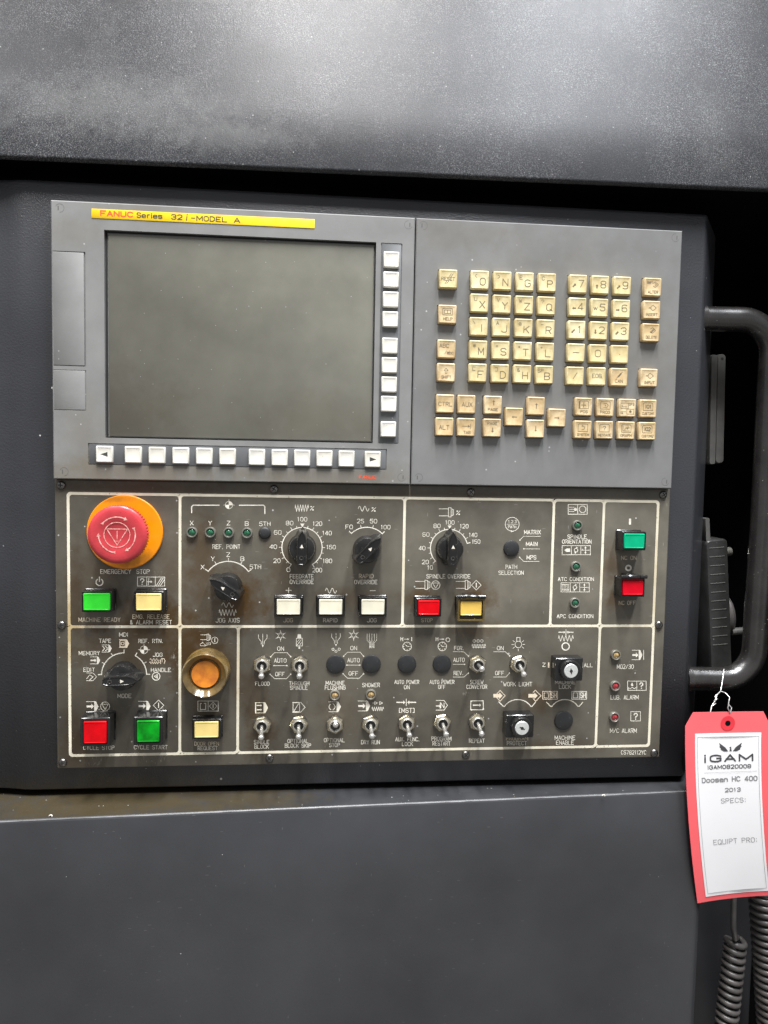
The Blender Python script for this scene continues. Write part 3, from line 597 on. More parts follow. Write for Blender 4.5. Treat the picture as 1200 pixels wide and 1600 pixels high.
obj('frame', bm, 'bezelkeys', t0, KB, KB, sharp=20)
for (x, y, f, tn) in keys:
    ik = Ink(4.32, lambda a, b: (a, -b)); f(ik)
    jx, jy = random.uniform(-.12, .12), random.uniform(-.12, .12)
    link('key', keymesh(15.2, 15.2, 4.6, ['keybeige' if tn else 'keycream', 'keyink'], ik), t0, (x+jx, y+jy, random.uniform(-.15, .15)), KB).rotation_euler = (0, R(random.uniform(-.5, .5)), 0)
for (x, y, s) in ((297, -6, 0), (514, -6, 180), (297.5, -214, 0), (514, -214, 180)): plugmark(x, y, t0, KB, s)

# ================================================================== OPERATOR PANEL
PZ = -6.0
PB = (260, -342, PZ)
t0 = thing('operator_panel', 'olive grey button plate with knobs, switches, lamps and cream lettering', 'control panel', PB)
bm = new(); box(bm, -1-PB[0], 522-PB[0], -462-PB[1], -220.5-PB[1], -5.5, 0, .7, 1.2); obj('plate', bm, 'plate', t0, PB, PB)
def part(name, bm, m, parent, x, y, z=PZ, base=PB, sharp=38): return obj(name, bm, m, parent, (x, y, z), base, sharp)
# cream border lines, with filleted cells: one rounded ring per cell, joined by filling between them
cells = [(9.5, 99.2, -342.2, -231.7), (99.2, 286.8, -342.2, -231.7), (286.8, 417.3, -342.2, -231.7), (417.3, 462.2, -342.2, -231.7), (462.2, 511.3, -342.2, -231.7),
         (9.5, 99.2, -451.2, -342.2), (99.2, 147.5, -451.2, -342.2), (147.5, 462.6, -451.2, -342.2), (462.6, 511.8, -451.2, -342.2)]
ik = Ink(PZ, lift=.04)
for c, (a, b, lo, hi) in enumerate(cells):
    hw = 1.12; rr = 2.2
    inn = rect(b-a-2*hw, hi-lo-2*hw, rr, 4, (a+b)/2, (lo+hi)/2)
    # outer outline sits on the cell boundary itself (rounded only at the four outer corners of the border)
    out = []
    cn = [(b, lo), (b, hi), (a, hi), (a, lo)]
    for k, (X, Y) in enumerate(cn):
        outer = (X in (9.5,) or X in (511.3, 511.8)) and (Y in (-231.7, -451.2))
        ex = lambda v, o: v
        sx_ = 1 if k in (0, 1) else -1; sy_ = -1 if k in (0, 3) else 1
        ox = hw if (X in (9.5, 511.3, 511.8)) else 0; oy = hw if Y in (-231.7, -451.2) else 0
        px_, py_ = X+sx_*ox, Y+sy_*oy
        for i in range(5):
            if outer:
                an = R(-90+90*k+90*i/4); q = 3.0; out.append((px_-sx_*q+q*math.cos(an), py_-sy_*q+q*math.sin(an)))
            else: out.append((px_, py_) if i == 2 else ((px_-sx_*(2-i)*1.0, py_) if (i < 2) == (k in (0, 2)) else (px_, py_-sy_*abs(i-2)*1.0)))
    z = PZ+.04+.004*(c % 3)
    ro = [ik.bm.verts.new((x, y, z)) for x, y in out]; ri = [ik.bm.verts.new((x, y, z)) for x, y in inn]
    ring_faces(ik.bm, ro, ri)
ik.done('border_line', 'cream', t0, PB)

# ---- frames of reference of my photo measurements (crop origin and zoom) on the plate
def Z(x0, y0, k): return lambda x, y: at(x0+x/k, y0+y/k, PZ)
z3, z4, z5, z6 = Z(80, 740, 3.75), Z(280, 760, 10/3), Z(620, 760, 4.6154), Z(850, 760, 5.2174)
z7, z8, z9, z10 = Z(80, 960, 4), Z(370, 970, 3.871), Z(620, 970, 3.871), Z(840, 970, 5)
def cap(fn, s, x, y, w, h, m='ink', sw=.43, name='caption'):
    ik = Ink(PZ, fn); ik.text(s, x, y, w, h, sw); return ik.done(name, m, t0, PB)
def icon(fn, draw, m='ink', name='symbol'):
    ik = Ink(PZ, fn); draw(ik); return ik.done(name, m, t0, PB)
for args in [
 (z3, 'EMERGENCY', 378, 574, 178, 24), (z3, 'STOP', 538, 574, 75, 24), (z3, 'MACHINE READY', 283, 856, 243, 23, 'inkworn'), (z3, 'EMG. RELEASE', 585, 838, 215, 23, 'inkworn'), (z3, '& ALARM RESET', 585, 871, 243, 23),
 (z4, 'X', 65, 191, 17, 21), (z4, 'Y', 161, 191, 17, 21), (z4, 'Z', 257, 191, 17, 21), (z4, 'B', 352, 194, 17, 21), (z4, '5TH', 446, 195, 56, 21), (z4, 'REF. POINT', 246, 314, 143, 21), (z4, 'JOG AXIS', 252, 697, 122, 22),
 (z4, 'FEEDRATE', 638, 468, 122, 20), (z4, 'OVERRIDE', 638, 497, 122, 20), (z4, 'RAPID', 974, 467, 74, 20, 'inkworn'), (z4, 'OVERRIDE', 972, 498, 118, 20), (z4, 'JOG', 567, 697, 48, 19, 'inkworn'), (z4, 'RAPID', 787, 697, 72, 19), (z4, 'JOG', 1003, 697, 48, 19),
 (z5, 'SPINDLE', 282, 648, 132, 28), (z5, 'OVERRIDE', 449, 648, 160, 28), (z5, 'STOP', 217, 965, 78, 25, 'inkworn'), (z5, 'MATRIX', 978, 330, 116, 27, 'ink', .6), (z5, 'MAIN', 973, 415, 80, 27, 'ink', .6), (z5, 'MPS', 971, 512, 66, 27, 'ink', .6), (z5, 'PATH', 826, 580, 80, 27), (z5, 'SELECTION', 824, 623, 178, 27),
 (z6, 'SPINDLE', 270, 409, 154, 29, 'ink', .55), (z6, 'ORIENTATION', 267, 450, 236, 29, 'ink', .55), (z6, 'ATC CONDITION', 260, 756, 290, 28, 'ink', .5), (z6, 'APC CONDITION', 253, 1058, 294, 28, 'ink', .5), (z6, 'NC ON', 691, 582, 120, 30, 'inkworn'), (z6, 'NC OFF', 679, 949, 136, 30, 'inkworn'),
 (z7, 'MDI', 453, 126, 54, 23), (z7, 'TAPE', 337, 165, 72, 23), (z7, 'MEMORY', 238, 242, 128, 23), (z7, 'EDIT', 237, 346, 68, 23), (z7, 'REF. RTN.', 622, 166, 152, 23), (z7, 'JOG', 665, 252, 58, 23), (z7, 'HANDLE', 686, 347, 122, 23), (z7, 'MODE', 458, 509, 84, 24), (z7, 'CYCLE STOP', 298, 833, 192, 24), (z7, 'CYCLE START', 622, 830, 208, 24), (z7, 'DOOR OPEN', 972, 808, 150, 22, 'inkworn'), (z7, 'REQUEST', 978, 836, 122, 22),
 (z8, 'ON', 265, 168, 38, 23), (z8, 'AUTO', 263, 240, 72, 23), (z8, 'OFF', 261, 322, 54, 23), (z8, 'FLOOD', 155, 380, 84, 22), (z8, 'THROUGH', 377, 378, 120, 22), (z8, 'SPINDLE', 375, 405, 104, 22),
 (z8, 'ON', 707, 165, 38, 23), (z8, 'AUTO', 706, 238, 72, 23), (z8, 'OFF', 705, 318, 54, 23), (z8, 'MACHINE', 595, 376, 112, 23), (z8, 'FLUSHING', 595, 404, 122, 23), (z8, 'SHOWER', 812, 388, 104, 23), (z8, 'AUTO POWER', 1028, 370, 148, 22), (z8, 'ON', 1028, 401, 32, 22),
 (z8, 'SINGLE', 150, 733, 90, 22), (z8, 'BLOCK', 150, 761, 84, 22), (z8, 'OPTIONAL', 370, 727, 124, 22), (z8, 'BLOCK SKIP', 370, 755, 156, 22), (z8, 'OPTIONAL', 590, 722, 124, 22), (z8, 'STOP', 591, 751, 62, 22), (z8, 'DRY RUN', 808, 734, 110, 23), (z8, 'AUX. FUNC.', 1032, 716, 144, 23), (z8, 'LOCK', 1032, 745, 64, 22), (z8, '[MST]', 1028, 542, 90, 26, 'ink', .55),
 (z9, 'AUTO POWER', 273, 370, 148, 22), (z9, 'OFF', 272, 400, 42, 22), (z9, 'FOR.', 376, 165, 56, 23), (z9, 'AUTO', 376, 236, 66, 23), (z9, 'REV.', 373, 316, 56, 23), (z9, 'SCREW', 484, 370, 78, 23), (z9, 'CONVEYOR', 484, 399, 122, 23), (z9, 'ON', 626, 165, 38, 23), (z9, 'OFF', 622, 316, 52, 23), (z9, 'WORK LIGHT', 731, 383, 172, 24),
 (z9, 'Z', 890, 266, 17, 22), (z9, 'ALL', 1158, 268, 50, 22), (z9, 'MACHINE', 1018, 371, 120, 22), (z9, 'LOCK', 1017, 399, 70, 22), (z9, 'PROGRAM', 270, 713, 118, 23), (z9, 'RESTART', 270, 742, 106, 23), (z9, 'REPEAT', 484, 726, 92, 23), (z9, 'PROGRAM', 727, 710, 130, 24, 'inkworn'), (z9, 'PROTECT', 726, 740, 118, 23), (z9, 'MACHINE', 1017, 707, 122, 23), (z9, 'ENABLE', 1017, 737, 104, 23),
 (z10, 'M02/30', 685, 358, 128, 32), (z10, 'LUB. ALARM', 680, 598, 216, 32), (z10, 'M/C ALARM', 670, 858, 206, 32), (z10, 'CS782112YC', 750, 1028, 194, 30)]:
    cap(*args)
# ---- symbols
def zig(ik, cx, cy, w, h, n, sw=.42, ends=True):
    pts = [(cx-w/2+w*i/(2*n), cy+(h/2 if i % 2 else -h/2)) for i in range(2*n+1)]
    if ends: pts = [(pts[0][0]-w*.02, cy)]+pts[0:]+[(pts[-1][0]+w*.04, cy)]
    ik.line(pts, sw)
def wave(ik, cx, cy, w, h, n=2, sw=.42): ik.line([(cx-w/2+w*i/24, cy-h/2*math.sin(2*math.pi*n*i/24)) for i in range(25)], sw)
def refsym(ik, cx, cy, r):
    ik.circ(cx, cy, r, .35, 20)
    for s in (1, -1): ik.poly([(cx, cy)]+[(cx+s*r*math.cos(R(a)), cy-s*r*math.sin(R(a))) for a in range(0, 91, 15)])
    ik.lines([(cx-r*1.5, cy), (cx+r*1.5, cy)], [(cx, cy-r*1.5), (cx, cy+r*1.1)], w=.32)
def spindle(ik, x, y, w, h):   # two lines into a chuck, (x, y) = centre
    ik.lines([(x-w/2, y-h*.38), (x+w*.15, y-h*.38)], [(x-w/2, y+h*.38), (x+w*.15, y+h*.38)])
    ik.rect(x+w*.15, y-h/2, x+w*.33, y+h/2); ik.line([(x+w*.33, y-h*.42), (x+w*.5, y-h*.28), (x+w*.5, y+h*.28), (x+w*.33, y+h*.42)]); ik.line([(x+w*.41, y-h*.32), (x+w*.41, y+h*.32)], .3)
def stopsym(ik, x, y, r): ik.circ(x, y, r, .45); ik.line([(x-r*.7, y-r*.5), (x+r*.7, y-r*.5), (x, y+r*.72), (x-r*.7, y-r*.5)], .4)
def startsym(ik, x, y, r, bar=.8): ik.line([(x-r, y), (x, y-r), (x+r, y), (x, y+r), (x-r, y)], .45); ik.line([(x, y-r*.42), (x, y+r*.42)], bar)
def arr(ik, x, y, dx, L, t, hd):    # horizontal filled arrow, tip at x+dx*L
    ik.poly([(x-dx*L, y-t), (x+dx*(L-hd), y-t), (x+dx*(L-hd), y+t), (x-dx*L, y+t)]); ik.poly([(x+dx*(L-hd), y-hd), (x+dx*L, y), (x+dx*(L-hd), y+hd)])
def prog(ik, x, y, w, h, solid=True):   # program symbol: flag shape with a pointed nose
    ik.lines([(x-w/2, y-h/2), (x+w*.15, y-h/2)], [(x-w/2, y+h/2), (x+w*.15, y+h/2)])
    if solid: ik.poly([(x+w*.15, y-h*.56), (x+w*.3, y-h*.5), (x+w/2, y), (x+w*.3, y+h*.5), (x+w*.15, y+h*.56)])
    else: ik.line([(x+w*.15, y-h/2), (x+w*.5, y), (x+w*.15, y+h/2)])
def progarrow(ik, x, y, w, h): prog(ik, x, y, w, h); arr(ik, x-w*.18, y, 1, w*.3, h*.10, h*.27)
def sun(ik, x, y, r):
    n = 6; ik.line([(x+(r*.95 if i % 2 == 0 else r*.38)*math.sin(R(i*30)), y-(r*.95 if i % 2 == 0 else r*.38)*math.cos(R(i*30))) for i in range(12)]+[(x, y-r*.95)], .42)
    for i in range(6): ik.line([(x+r*.8*math.sin(R(i*60)), y-r*.8*math.cos(R(i*60))), (x+r*1.2*math.sin(R(i*60)), y-r*1.2*math.cos(R(i*60)))], .35)
def bulbrays(ik, x, y, r):
    ik.circ(x, y, r, .42); ik.rect(x-r*.5, y-r*2.1, x+r*.5, y-r*.95)
    for a in (-90, -55, -125, 90, 55, 125, 180): ik.line([(x+r*1.35*math.sin(R(a)), y-r*1.35*math.cos(R(a))), (x+r*2*math.sin(R(a)), y-r*2*math.cos(R(a)))], .4)
def lineset(ik, P, dots=(0, -1)):
    ik.line(P, .42)
    for d in dots: ik.dot(*P[d], .62)
def mst(ik, x, y, w):
    arr(ik, x-w*.27, y, 1, w*.22, w*.03, w*.10); arr(ik, x+w*.27, y, -1, w*.22, w*.03, w*.10); ik.line([(x, y-w*.17), (x, y+w*.17)], .6)
icon(z3, lambda k: (k.arc(283, 636, 20, 35, 325, .9, 16), k.line([(283, 606), (283, 632)], .9)))
icon(z3, lambda k: (k.rect(506, 606, 665, 659), k.line([(560, 606), (560, 659)]), k.line([(610, 606), (610, 659)]), k.text('?', 533, 633, 20, 34, .7), arr(k, 578, 633, 1, 14, 3, 9), k.line([(570, 614), (570, 652)], .5), k.lines([(616, 656), (645, 611)], [(628, 656), (657, 611)], [(640, 656), (662, 624)], w=.5)))
icon(z4, lambda k: (k.line([(65, 138), (65, 106), (72, 98), (208, 98)], .8), k.line([(313, 98), (439, 98), (446, 105), (446, 142)], .8)), name='bracket_line')
icon(z4, lambda k: refsym(k, 259, 97, 19))
icon(z4, lambda k: zig(k, 638, 113, 66, 34, 5)); cap(z4, '%', 692, 114, 20, 20, sw=.5)
icon(z4, lambda k: wave(k, 960, 116, 56, 26, 2)); cap(z4, '%', 1013, 120, 22, 19, sw=.5)
icon(z4, lambda k: (wave(k, 252, 618, 60, 24, 2), zig(k, 252, 657, 84, 32, 5)))
icon(z4, lambda k: k.lines([(556, 541), (584, 541)], [(570, 528), (570, 555)], w=.5)); icon(z4, lambda k: wave(k, 790, 543, 58, 26, 2)); icon(z4, lambda k: k.line([(994, 543), (1022, 543)], .5))
icon(z5, lambda k: spindle(k, 357, 187, 104, 66)); cap(z5, '%', 443, 190, 27, 27, sw=.5)
icon(z5, lambda k: (spindle(k, 187, 710, 104, 66), stopsym(k, 280, 712, 31))); icon(z5, lambda k: (spindle(k, 478, 710, 102, 66), startsym(k, 573, 712, 35)))
icon(z5, lambda k: (k.circ(832, 273, 50, .5, 28), k.line([(794, 273), (868, 273)], .35), k.text('1.2.3', 834, 254, 58, 20, .36), k.text('PATH', 832, 292, 56, 18, .36), k.poly([(822, 316), (846, 324), (826, 330)])))
for P in ([(888, 387), (914, 360), (1036, 360)], [(915, 450), (1029, 451)], [(885, 512), (915, 541), (1027, 541)]): icon(z5, lambda k, P=P: lineset(k, P, (0,)), name='leader_line')
icon(z6, lambda k: (k.rect(197, 148, 352, 227, .6), k.line([(274, 148), (274, 227)], .6), k.lines([(205, 170), (245, 170)], [(205, 187), (250, 187)], [(205, 204), (245, 204)], w=.5), k.disc(256, 187, 13), k.circ(314, 187, 27, .6, 18)))
def tri(k, y, first):
    k.rect(148, y-37, 378, y+37, .5); k.lines([(223, y-37), (223, y+37)], [(300, y-37), (300, y+37)], w=.5)
    if first == 0: k.poly([(165, y), (182, y-14), (212, y-14), (212, y+14), (182, y+14)])
    else: k.lines([(158, y-22), (212, y-22)], [(158, y+22), (212, y+22)], w=.7); [k.line([(162+i*12, y-20), (162+i*12, y+20)], .4) for i in range(5)]
    k.circ(261, y, 15, .6, 14); k.poly([(262, y-28), (276, y-22), (262, y-12)]); k.poly([(260, y+28), (246, y+22), (260, y+12)])
    k.lines([(306, y), (372, y)], [(338, y-30), (338, y+30)], w=.45); k.dot(338, y-20, .8); k.dot(338, y+20, .8)
icon(z6, lambda k: tri(k, 520, 0)); icon(lambda x, y: z6(x-9, y), lambda k: tri(k, 823, 1))
icon(z6, lambda k: k.poly([(692, 263), (710, 263), (710, 312), (692, 312)])); icon(z6, lambda k: k.circ(688, 665, 20, 1.5, 20))
icon(z7, lambda k: (prog(k, 456, 182, 62, 50), k.rect(430, 162, 462, 202, .6), k.circ(446, 182, 9, .5, 10)), 'inkpeach'); icon(z7, lambda k: (prog(k, 348, 213, 62, 44), k.line([(322, 198), (334, 213), (322, 228)], .7), k.line([(338, 200), (350, 207), (350, 220), (338, 227)], .6)))
icon(z7, lambda k: progarrow(k, 276, 287, 62, 44)); icon(z7, lambda k: (prog(k, 252, 390, 64, 48, False), k.line([(222, 402), (240, 378), (262, 390), (240, 410)], .5)))
icon(z7, lambda k: refsym(k, 580, 221, 24)); icon(z7, lambda k: (wave(k, 645, 284, 56, 16, 3, .35), zig(k, 645, 302, 56, 14, 4, .35), k.line([(684, 308), (682, 288), (690, 276), (706, 276), (712, 290), (706, 308)], .5), k.line([(694, 278), (694, 296)], .4)), 'inkpeach'); icon(z7, lambda k: (k.circ(656, 387, 24, .7), k.line([(644, 387), (664, 375), (664, 399), (644, 387)], .6), k.disc(660, 387, 4)))
icon(z7, lambda k: (progarrow(k, 258, 575, 76, 60), stopsym(k, 337, 575, 28))); icon(z7, lambda k: (progarrow(k, 583, 573, 76, 60), startsym(k, 671, 568, 33)))
icon(z7, lambda k: (spindle(k, 965, 143, 62, 40), k.line([(932, 196), (932, 184), (944, 180), (944, 172), (952, 180), (968, 196), (932, 196)], .35), k.line([(968, 180), (996, 178), (996, 188), (966, 192)], .35), k.circ(1022, 162, 20, .5), k.line([(1022, 152), (1022, 172)], .8)))
icon(z7, lambda k: (k.rect(917, 541, 1044, 604), k.line([(981, 541), (981, 604)]), k.line([(940, 556), (932, 556), (932, 594), (966, 594), (966, 556), (956, 556)], .6), startsym(k, 1012, 573, 24)))
def nozzle(k, x, y, dash=False):
    k.lines([(x-26, y-35), (x-26, y-14), (x-9, y+8), (x-9, y+24)], [(x+26, y-35), (x+26, y-14), (x+9, y+8), (x+9, y+24)], w=.4)
    if dash: k.lines([(x, y-38), (x, y-26)], [(x, y-20), (x, y-6)], [(x, y), (x, y+20)], w=.35)
    else: k.line([(x, y-38), (x, y+36)], .38)
    k.poly([(x-6, y+28), (x+6, y+28), (x, y+42)])
icon(z8, lambda k: nozzle(k, 157, 118)); icon(z8, lambda k: sun(k, 265, 90, 28)); icon(z8, lambda k: (k.poly([(369, 82), (387, 82), (390, 104), (366, 104)]), k.rect(360, 106, 397, 152), k.lines([(366, 128), (378, 112)], [(366, 146), (390, 114)], [(380, 148), (392, 130)], w=.4), k.line([(378, 152), (378, 164)], .4), k.dot(378, 164, .8)))
icon(z8, lambda k: (nozzle(k, 600, 113, True), k.circ(582, 172, 7, .45, 10), k.circ(600, 184, 7, .45, 10), k.circ(619, 172, 7, .45, 10))); icon(z8, lambda k: sun(k, 707, 87, 28))
icon(z8, lambda k: [k.line([(817+d, 78), (817+d, 118), (817+d*.45, 134), (817+d*.45, 160)], .36) for d in (-29, -15, 0, 15, 29)]+[k.poly([(817+d-4, 156), (817+d+4, 156), (817+d, 168)]) for d in (-12, 0, 12)])
for ox in (0, 441):
    for P in ([(205, 217), (228, 193), (305, 193), (326, 217)], [(225, 271), (303, 271)], [(201, 323), (228, 350), (300, 350), (326, 323)]):
        icon(z8, lambda k, P=P, ox=ox: lineset(k, [(a+ox, b-3*(ox > 0)) for a, b in P]), name='leader_line')
def clock(k, x, y, on):
    k.lines([(x-38, y-54), (x-38, y-34)], [(x-38, y-44), (x-26, y-48)], [(x-26, y-54), (x-26, y-34)], w=.6); k.line([(x-16, y-44), (x+6, y-44)], .5); k.poly([(x+2, y-49), (x+14, y-44), (x+2, y-39)])
    if on: k.line([(x+28, y-54), (x+28, y-34)], .8)
    else: k.circ(x+34, y-40, 12, .6, 14)
    k.circ(x, y, 26, .55, 22); k.lines([(x, y), (x-8, y-8)], [(x, y), (x+12, y)], w=.5)
    for a in range(0, 360, 45): k.line([(x+18*math.sin(R(a)), y-18*math.cos(R(a))), (x+23*math.sin(R(a)), y-23*math.cos(R(a)))], .4)
icon(z8, lambda k: clock(k, 1030, 155, True)); icon(z9, lambda k: clock(k, 275, 155, False))
icon(z8, lambda k: (prog(k, 150, 526, 78, 62), k.line([(114, 526-31), (114, 526+31)], .9), arr(k, 136, 512, 1, 16, 3, 8), arr(k, 136, 538, 1, 16, 3, 8)), 'cream'); icon(z8, lambda k: (prog(k, 375, 523, 76, 60, False), k.rect(340, 495, 380, 550, .5), k.line([(346, 546), (374, 500)], .5)))
icon(z8, lambda k: (prog(k, 593, 520, 74, 60), k.arc(576, 520, 18, 20, 160, .6, 8), k.arc(576, 520, 18, 200, 340, .6, 8))); icon(z8, lambda k: (progarrow(k, 770, 515, 74, 60), k.line([(818, 497), (836, 497)], .4), k.line([(834, 488), (834, 506), (850, 497), (834, 488)], .4), k.line([(864, 488), (864, 506), (882, 497), (864, 488)], .4), zig(k, 852, 533, 66, 24, 5)))
icon(z8, lambda k: mst(k, 1025, 493, 122))
icon(z9, lambda k: (k.line([(238, 482), (286, 482), (306, 511), (286, 540), (238, 540)], .55), arr(k, 250, 515, 1, 14, 3, 9), k.text('N', 276, 512, 20, 30, .6), k.line([(262, 494), (262, 530)], .4)))
icon(z9, lambda k: (k.rect(447, 484, 523, 538, .6), arr(k, 485, 510, 1, 25, 4, 10), [k.dot(a, b, .7) for a, b in ((450, 488), (520, 484), (523, 533), (452, 538))]))
icon(z9, lambda k: ([k.circ(a, 122, 8, .5, 10) for a in (468, 492, 514)], zig(k, 495, 153, 78, 24, 5, .4), k.line([(456, 146), (536, 146)], .4), k.line([(456, 160), (536, 160)], .4)))
for P in ([(340, 187), (404, 187), (433, 213)], [(340, 263), (410, 263)], [(340, 340), (405, 340), (433, 316)]): icon(z9, lambda k, P=P: lineset(k, P, (-1,)), name='leader_line')
for P in ([(585, 187), (656, 187), (683, 212)], [(585, 340), (660, 340), (681, 316)]): icon(z9, lambda k, P=P: lineset(k, P, (-1,)), name='leader_line')
icon(z9, lambda k: bulbrays(k, 735, 143, 20)); icon(z9, lambda k: (mst(k, 1023, 69, 92), zig(k, 1022, 106, 84, 34, 4, .5), k.circ(1021, 155, 22, 1.0, 20)))
icon(z9, lambda k: k.poly([(914, 252), (923, 252), (923, 284), (914, 284)]), 'inkpeach', 'tick_mark'); icon(z9, lambda k: k.line([(1124, 253), (1124, 284)], .6), name='tick_mark')
icon(z9, lambda k: (arr(k, 612, 453, 1, 28, 11, 20), k.line([(600, 447), (625, 421), (655, 453), (625, 486), (600, 460)], .6)), 'inkpeach'); icon(z9, lambda k: (arr(k, 824, 453, 1, 28, 11, 20), k.line([(824, 432), (838, 420), (872, 453), (840, 486), (824, 470)], .6)), 'inkpeach')
def lockbox(k, x): k.rect(x-45, 427, x+45, 474, .55); k.line([(x-28, 436), (x-36, 436), (x-36, 466), (x-10, 466), (x-10, 436), (x-20, 436)], .5); k.line([(x, 430), (x, 472)], .5); k.text('SH', x+22, 450, 32, 30, .8)
icon(z9, lambda k: lockbox(k, 927), 'inkpeach'); icon(z9, lambda k: lockbox(k, 1103))
icon(z9, lambda k: k.line([(617, 490), (643, 516)]+[(731+92*math.sin(R(a)), 560-84*math.cos(R(a))) for a in range(-60, 61, 12)]+[(819, 516), (840, 490)], .8), name='arc_line')
icon(z9, lambda k: k.line([(906, 493), (930, 517)]+[(1017+90*math.sin(R(a)), 558-82*math.cos(R(a))) for a in range(-60, 61, 12)]+[(1104, 517), (1124, 493)], .8), 'cream', name='arc_line')
icon(z10, lambda k: (progarrow(k, 778, 267, 80, 74), k.line([(828, 230), (828, 303)], .5))); icon(z10, lambda k: (k.rect(703, 471, 848, 543, .5), k.line([(775, 471), (775, 543)], .5), k.poly([(738, 480), (748, 504), (740, 512), (730, 506), (728, 500)]), k.line([(708, 540), (708, 522), (724, 530), (738, 520), (756, 530), (770, 520)], .45), k.text('?', 810, 507, 24, 44, .9)))
icon(z10, lambda k: (k.rect(728, 710, 803, 782, .5), k.text('?', 766, 747, 26, 46, .9)))
# mode dial arcs
def dialscale(c, r, a0, a1, ticks, labels, lw=.75, lh=4.0, sw=.42, tl=2.6, endtick=None, tri_=None, m='ink'):
    ik = Ink(PZ); cx, cy = c
    f = lambda a, q: (cx+q*math.sin(R(a)), cy+q*math.cos(R(a)))
    n = max(8, int(abs(a1-a0)/8)); ik.line([f(a0, r+tl)]+[f(a0+(a1-a0)*i/n, r) for i in range(n+1)]+[f(a1, r+tl)], lw)
    for a, L in ticks: ik.line([f(a, r+.3), f(a, r+L)], sw+.05)
    if tri_ is not None: ik.poly([f(-5, r+3.4), f(5, r+3.4), f(0, r+.2)])
    ik2 = ik
    for s, (lx, ly), w in labels:
        o = ik.fn; ik.fn = lambda x, y: (x, -y); ik.text(s, lx, -ly, w, lh, sw); ik.fn = o
    return ik.done('dial_scale', m, t0, PB)
cF, cR, cS, cJ, cM = z4(640, 318), z4(976, 326), z5(377, 445), z4(256, 517), z7(456, 375)
def lab(fn, lst, k): return [(s, fn(x, y), w*k) for s, x, y, w in lst]
k4, k5 = .163, .118
dialscale(cF, 16.9, -148, 148, [(a, 2.4 if a % 30 == 0 else 1.7) for a in range(-135, 136, 15) if a], lab(z4, [('0', 569, 434, 17), ('20', 509, 387, 34), ('40', 490, 314, 36), ('60', 513, 240, 36), ('80', 575, 191, 36), ('100', 641, 171, 48), ('120', 720, 194, 46), ('140', 770, 243, 46), ('160', 791, 316, 46), ('180', 772, 388, 46), ('200', 719, 436, 48)], k4), lh=3.4, tri_=1)
dialscale(cR, 18.6, -45, 45, [(-15, 2.4), (15, 2.4)], lab(z4, [('F0', 885, 211, 36), ('25', 944, 181, 34), ('50', 1012, 181, 36), ('100', 1075, 212, 48)], k4), lh=3.4)
dialscale(cS, 16.2, -134, 75, [(a, 2.4 if a % 30 == 0 else 1.7) for a in range(-120, 61, 15) if a], lab(z5, [('10', 240, 585, 38), ('20', 206, 545, 46), ('40', 182, 445, 46), ('60', 210, 347, 48), ('80', 290, 285, 48), ('100', 383, 260, 64), ('120', 486, 287, 60), ('140', 550, 350, 58), ('150', 572, 398, 58)], k5), lh=3.4, tri_=1)
dialscale(cJ, 20.6, -54, 54, [(-29, 2.6), (0, 2.6), (29, 2.6)], lab(z4, [('X', 122, 420, 17), ('Y', 175, 377, 17), ('Z', 256, 355, 17), ('B', 329, 377, 17), ('5TH', 397, 419, 56)], k4), lh=3.5, lw=.8)
dialscale(cM, 18.3, -90, 0, [(-60, 2.4), (-30, 2.4)], []); dialscale(cM, 18.3, 30, 90, [(60, 2.4)], [])

# ---- hardware
def sub(name, bm, m, par, loc, base, sharp=38): return obj(name, bm, m, par, loc, base, sharp)
def holder(name, x, y, rot=0, z=PZ):
    o = bpy.data.objects.new(name, None); o.empty_display_size = .01; col.objects.link(o); o.parent = t0
    o.location = Vector(((x-PB[0])*.001, -(z-PB[2])*.001, (y-PB[1])*.001)); o.rotation_euler = (0, R(rot), 0)
    return o
O0 = (0, 0, 0)
def copy_part(src, x, y, rot=0, keep=None):
    c = src.copy(); col.objects.link(c); c.location = Vector(((x-PB[0])*.001, src.location.y, (y-PB[1])*.001)); c.rotation_euler = (0, R(rot), 0)
    for ch in src.children:
        d = ch.copy(); col.objects.link(d); d.parent = c
    return c
# screws
def screw(x, y, first):
    if first is None:
        h = holder('screw', x, y)
        bm = new(); lathe(bm, [(3.5, 0), (3.5, .5), (3.2, 1.2), (2.4, 1.9), (1.2, 2.25), (.1, 2.3)], 20); sub('head', bm, 'steel', h, O0, O0)
        bm = new()
        for a in (0, 90):
            c, s = math.cos(R(a)), math.sin(R(a))
            P = [(-2.0, -.38), (2.0, -.38), (2.0, .38), (-2.0, .38)]
            stack(bm, [([(x_*c-y_*s, x_*s+y_*c) for x_, y_ in P], 1.2+a*.0001), ([(x_*c-y_*s, x_*s+y_*c) for x_, y_ in P], 2.34+a*.0004)])
        sub('cross_slot', bm, 'seam', h, O0, O0)
        return h
    return copy_part(first, x, y, random.uniform(0, 90))
sc = None
for p in ((95, 758), (428, 764), (736, 769), (1036.9, 773), (95.8, 977), (1030.3, 976.6), (97.5, 1192), (421, 1185), (728, 1179.6), (1023, 1177)):
    q = at(*p, PZ+1); s = screw(q[0], q[1], sc); sc = sc or s
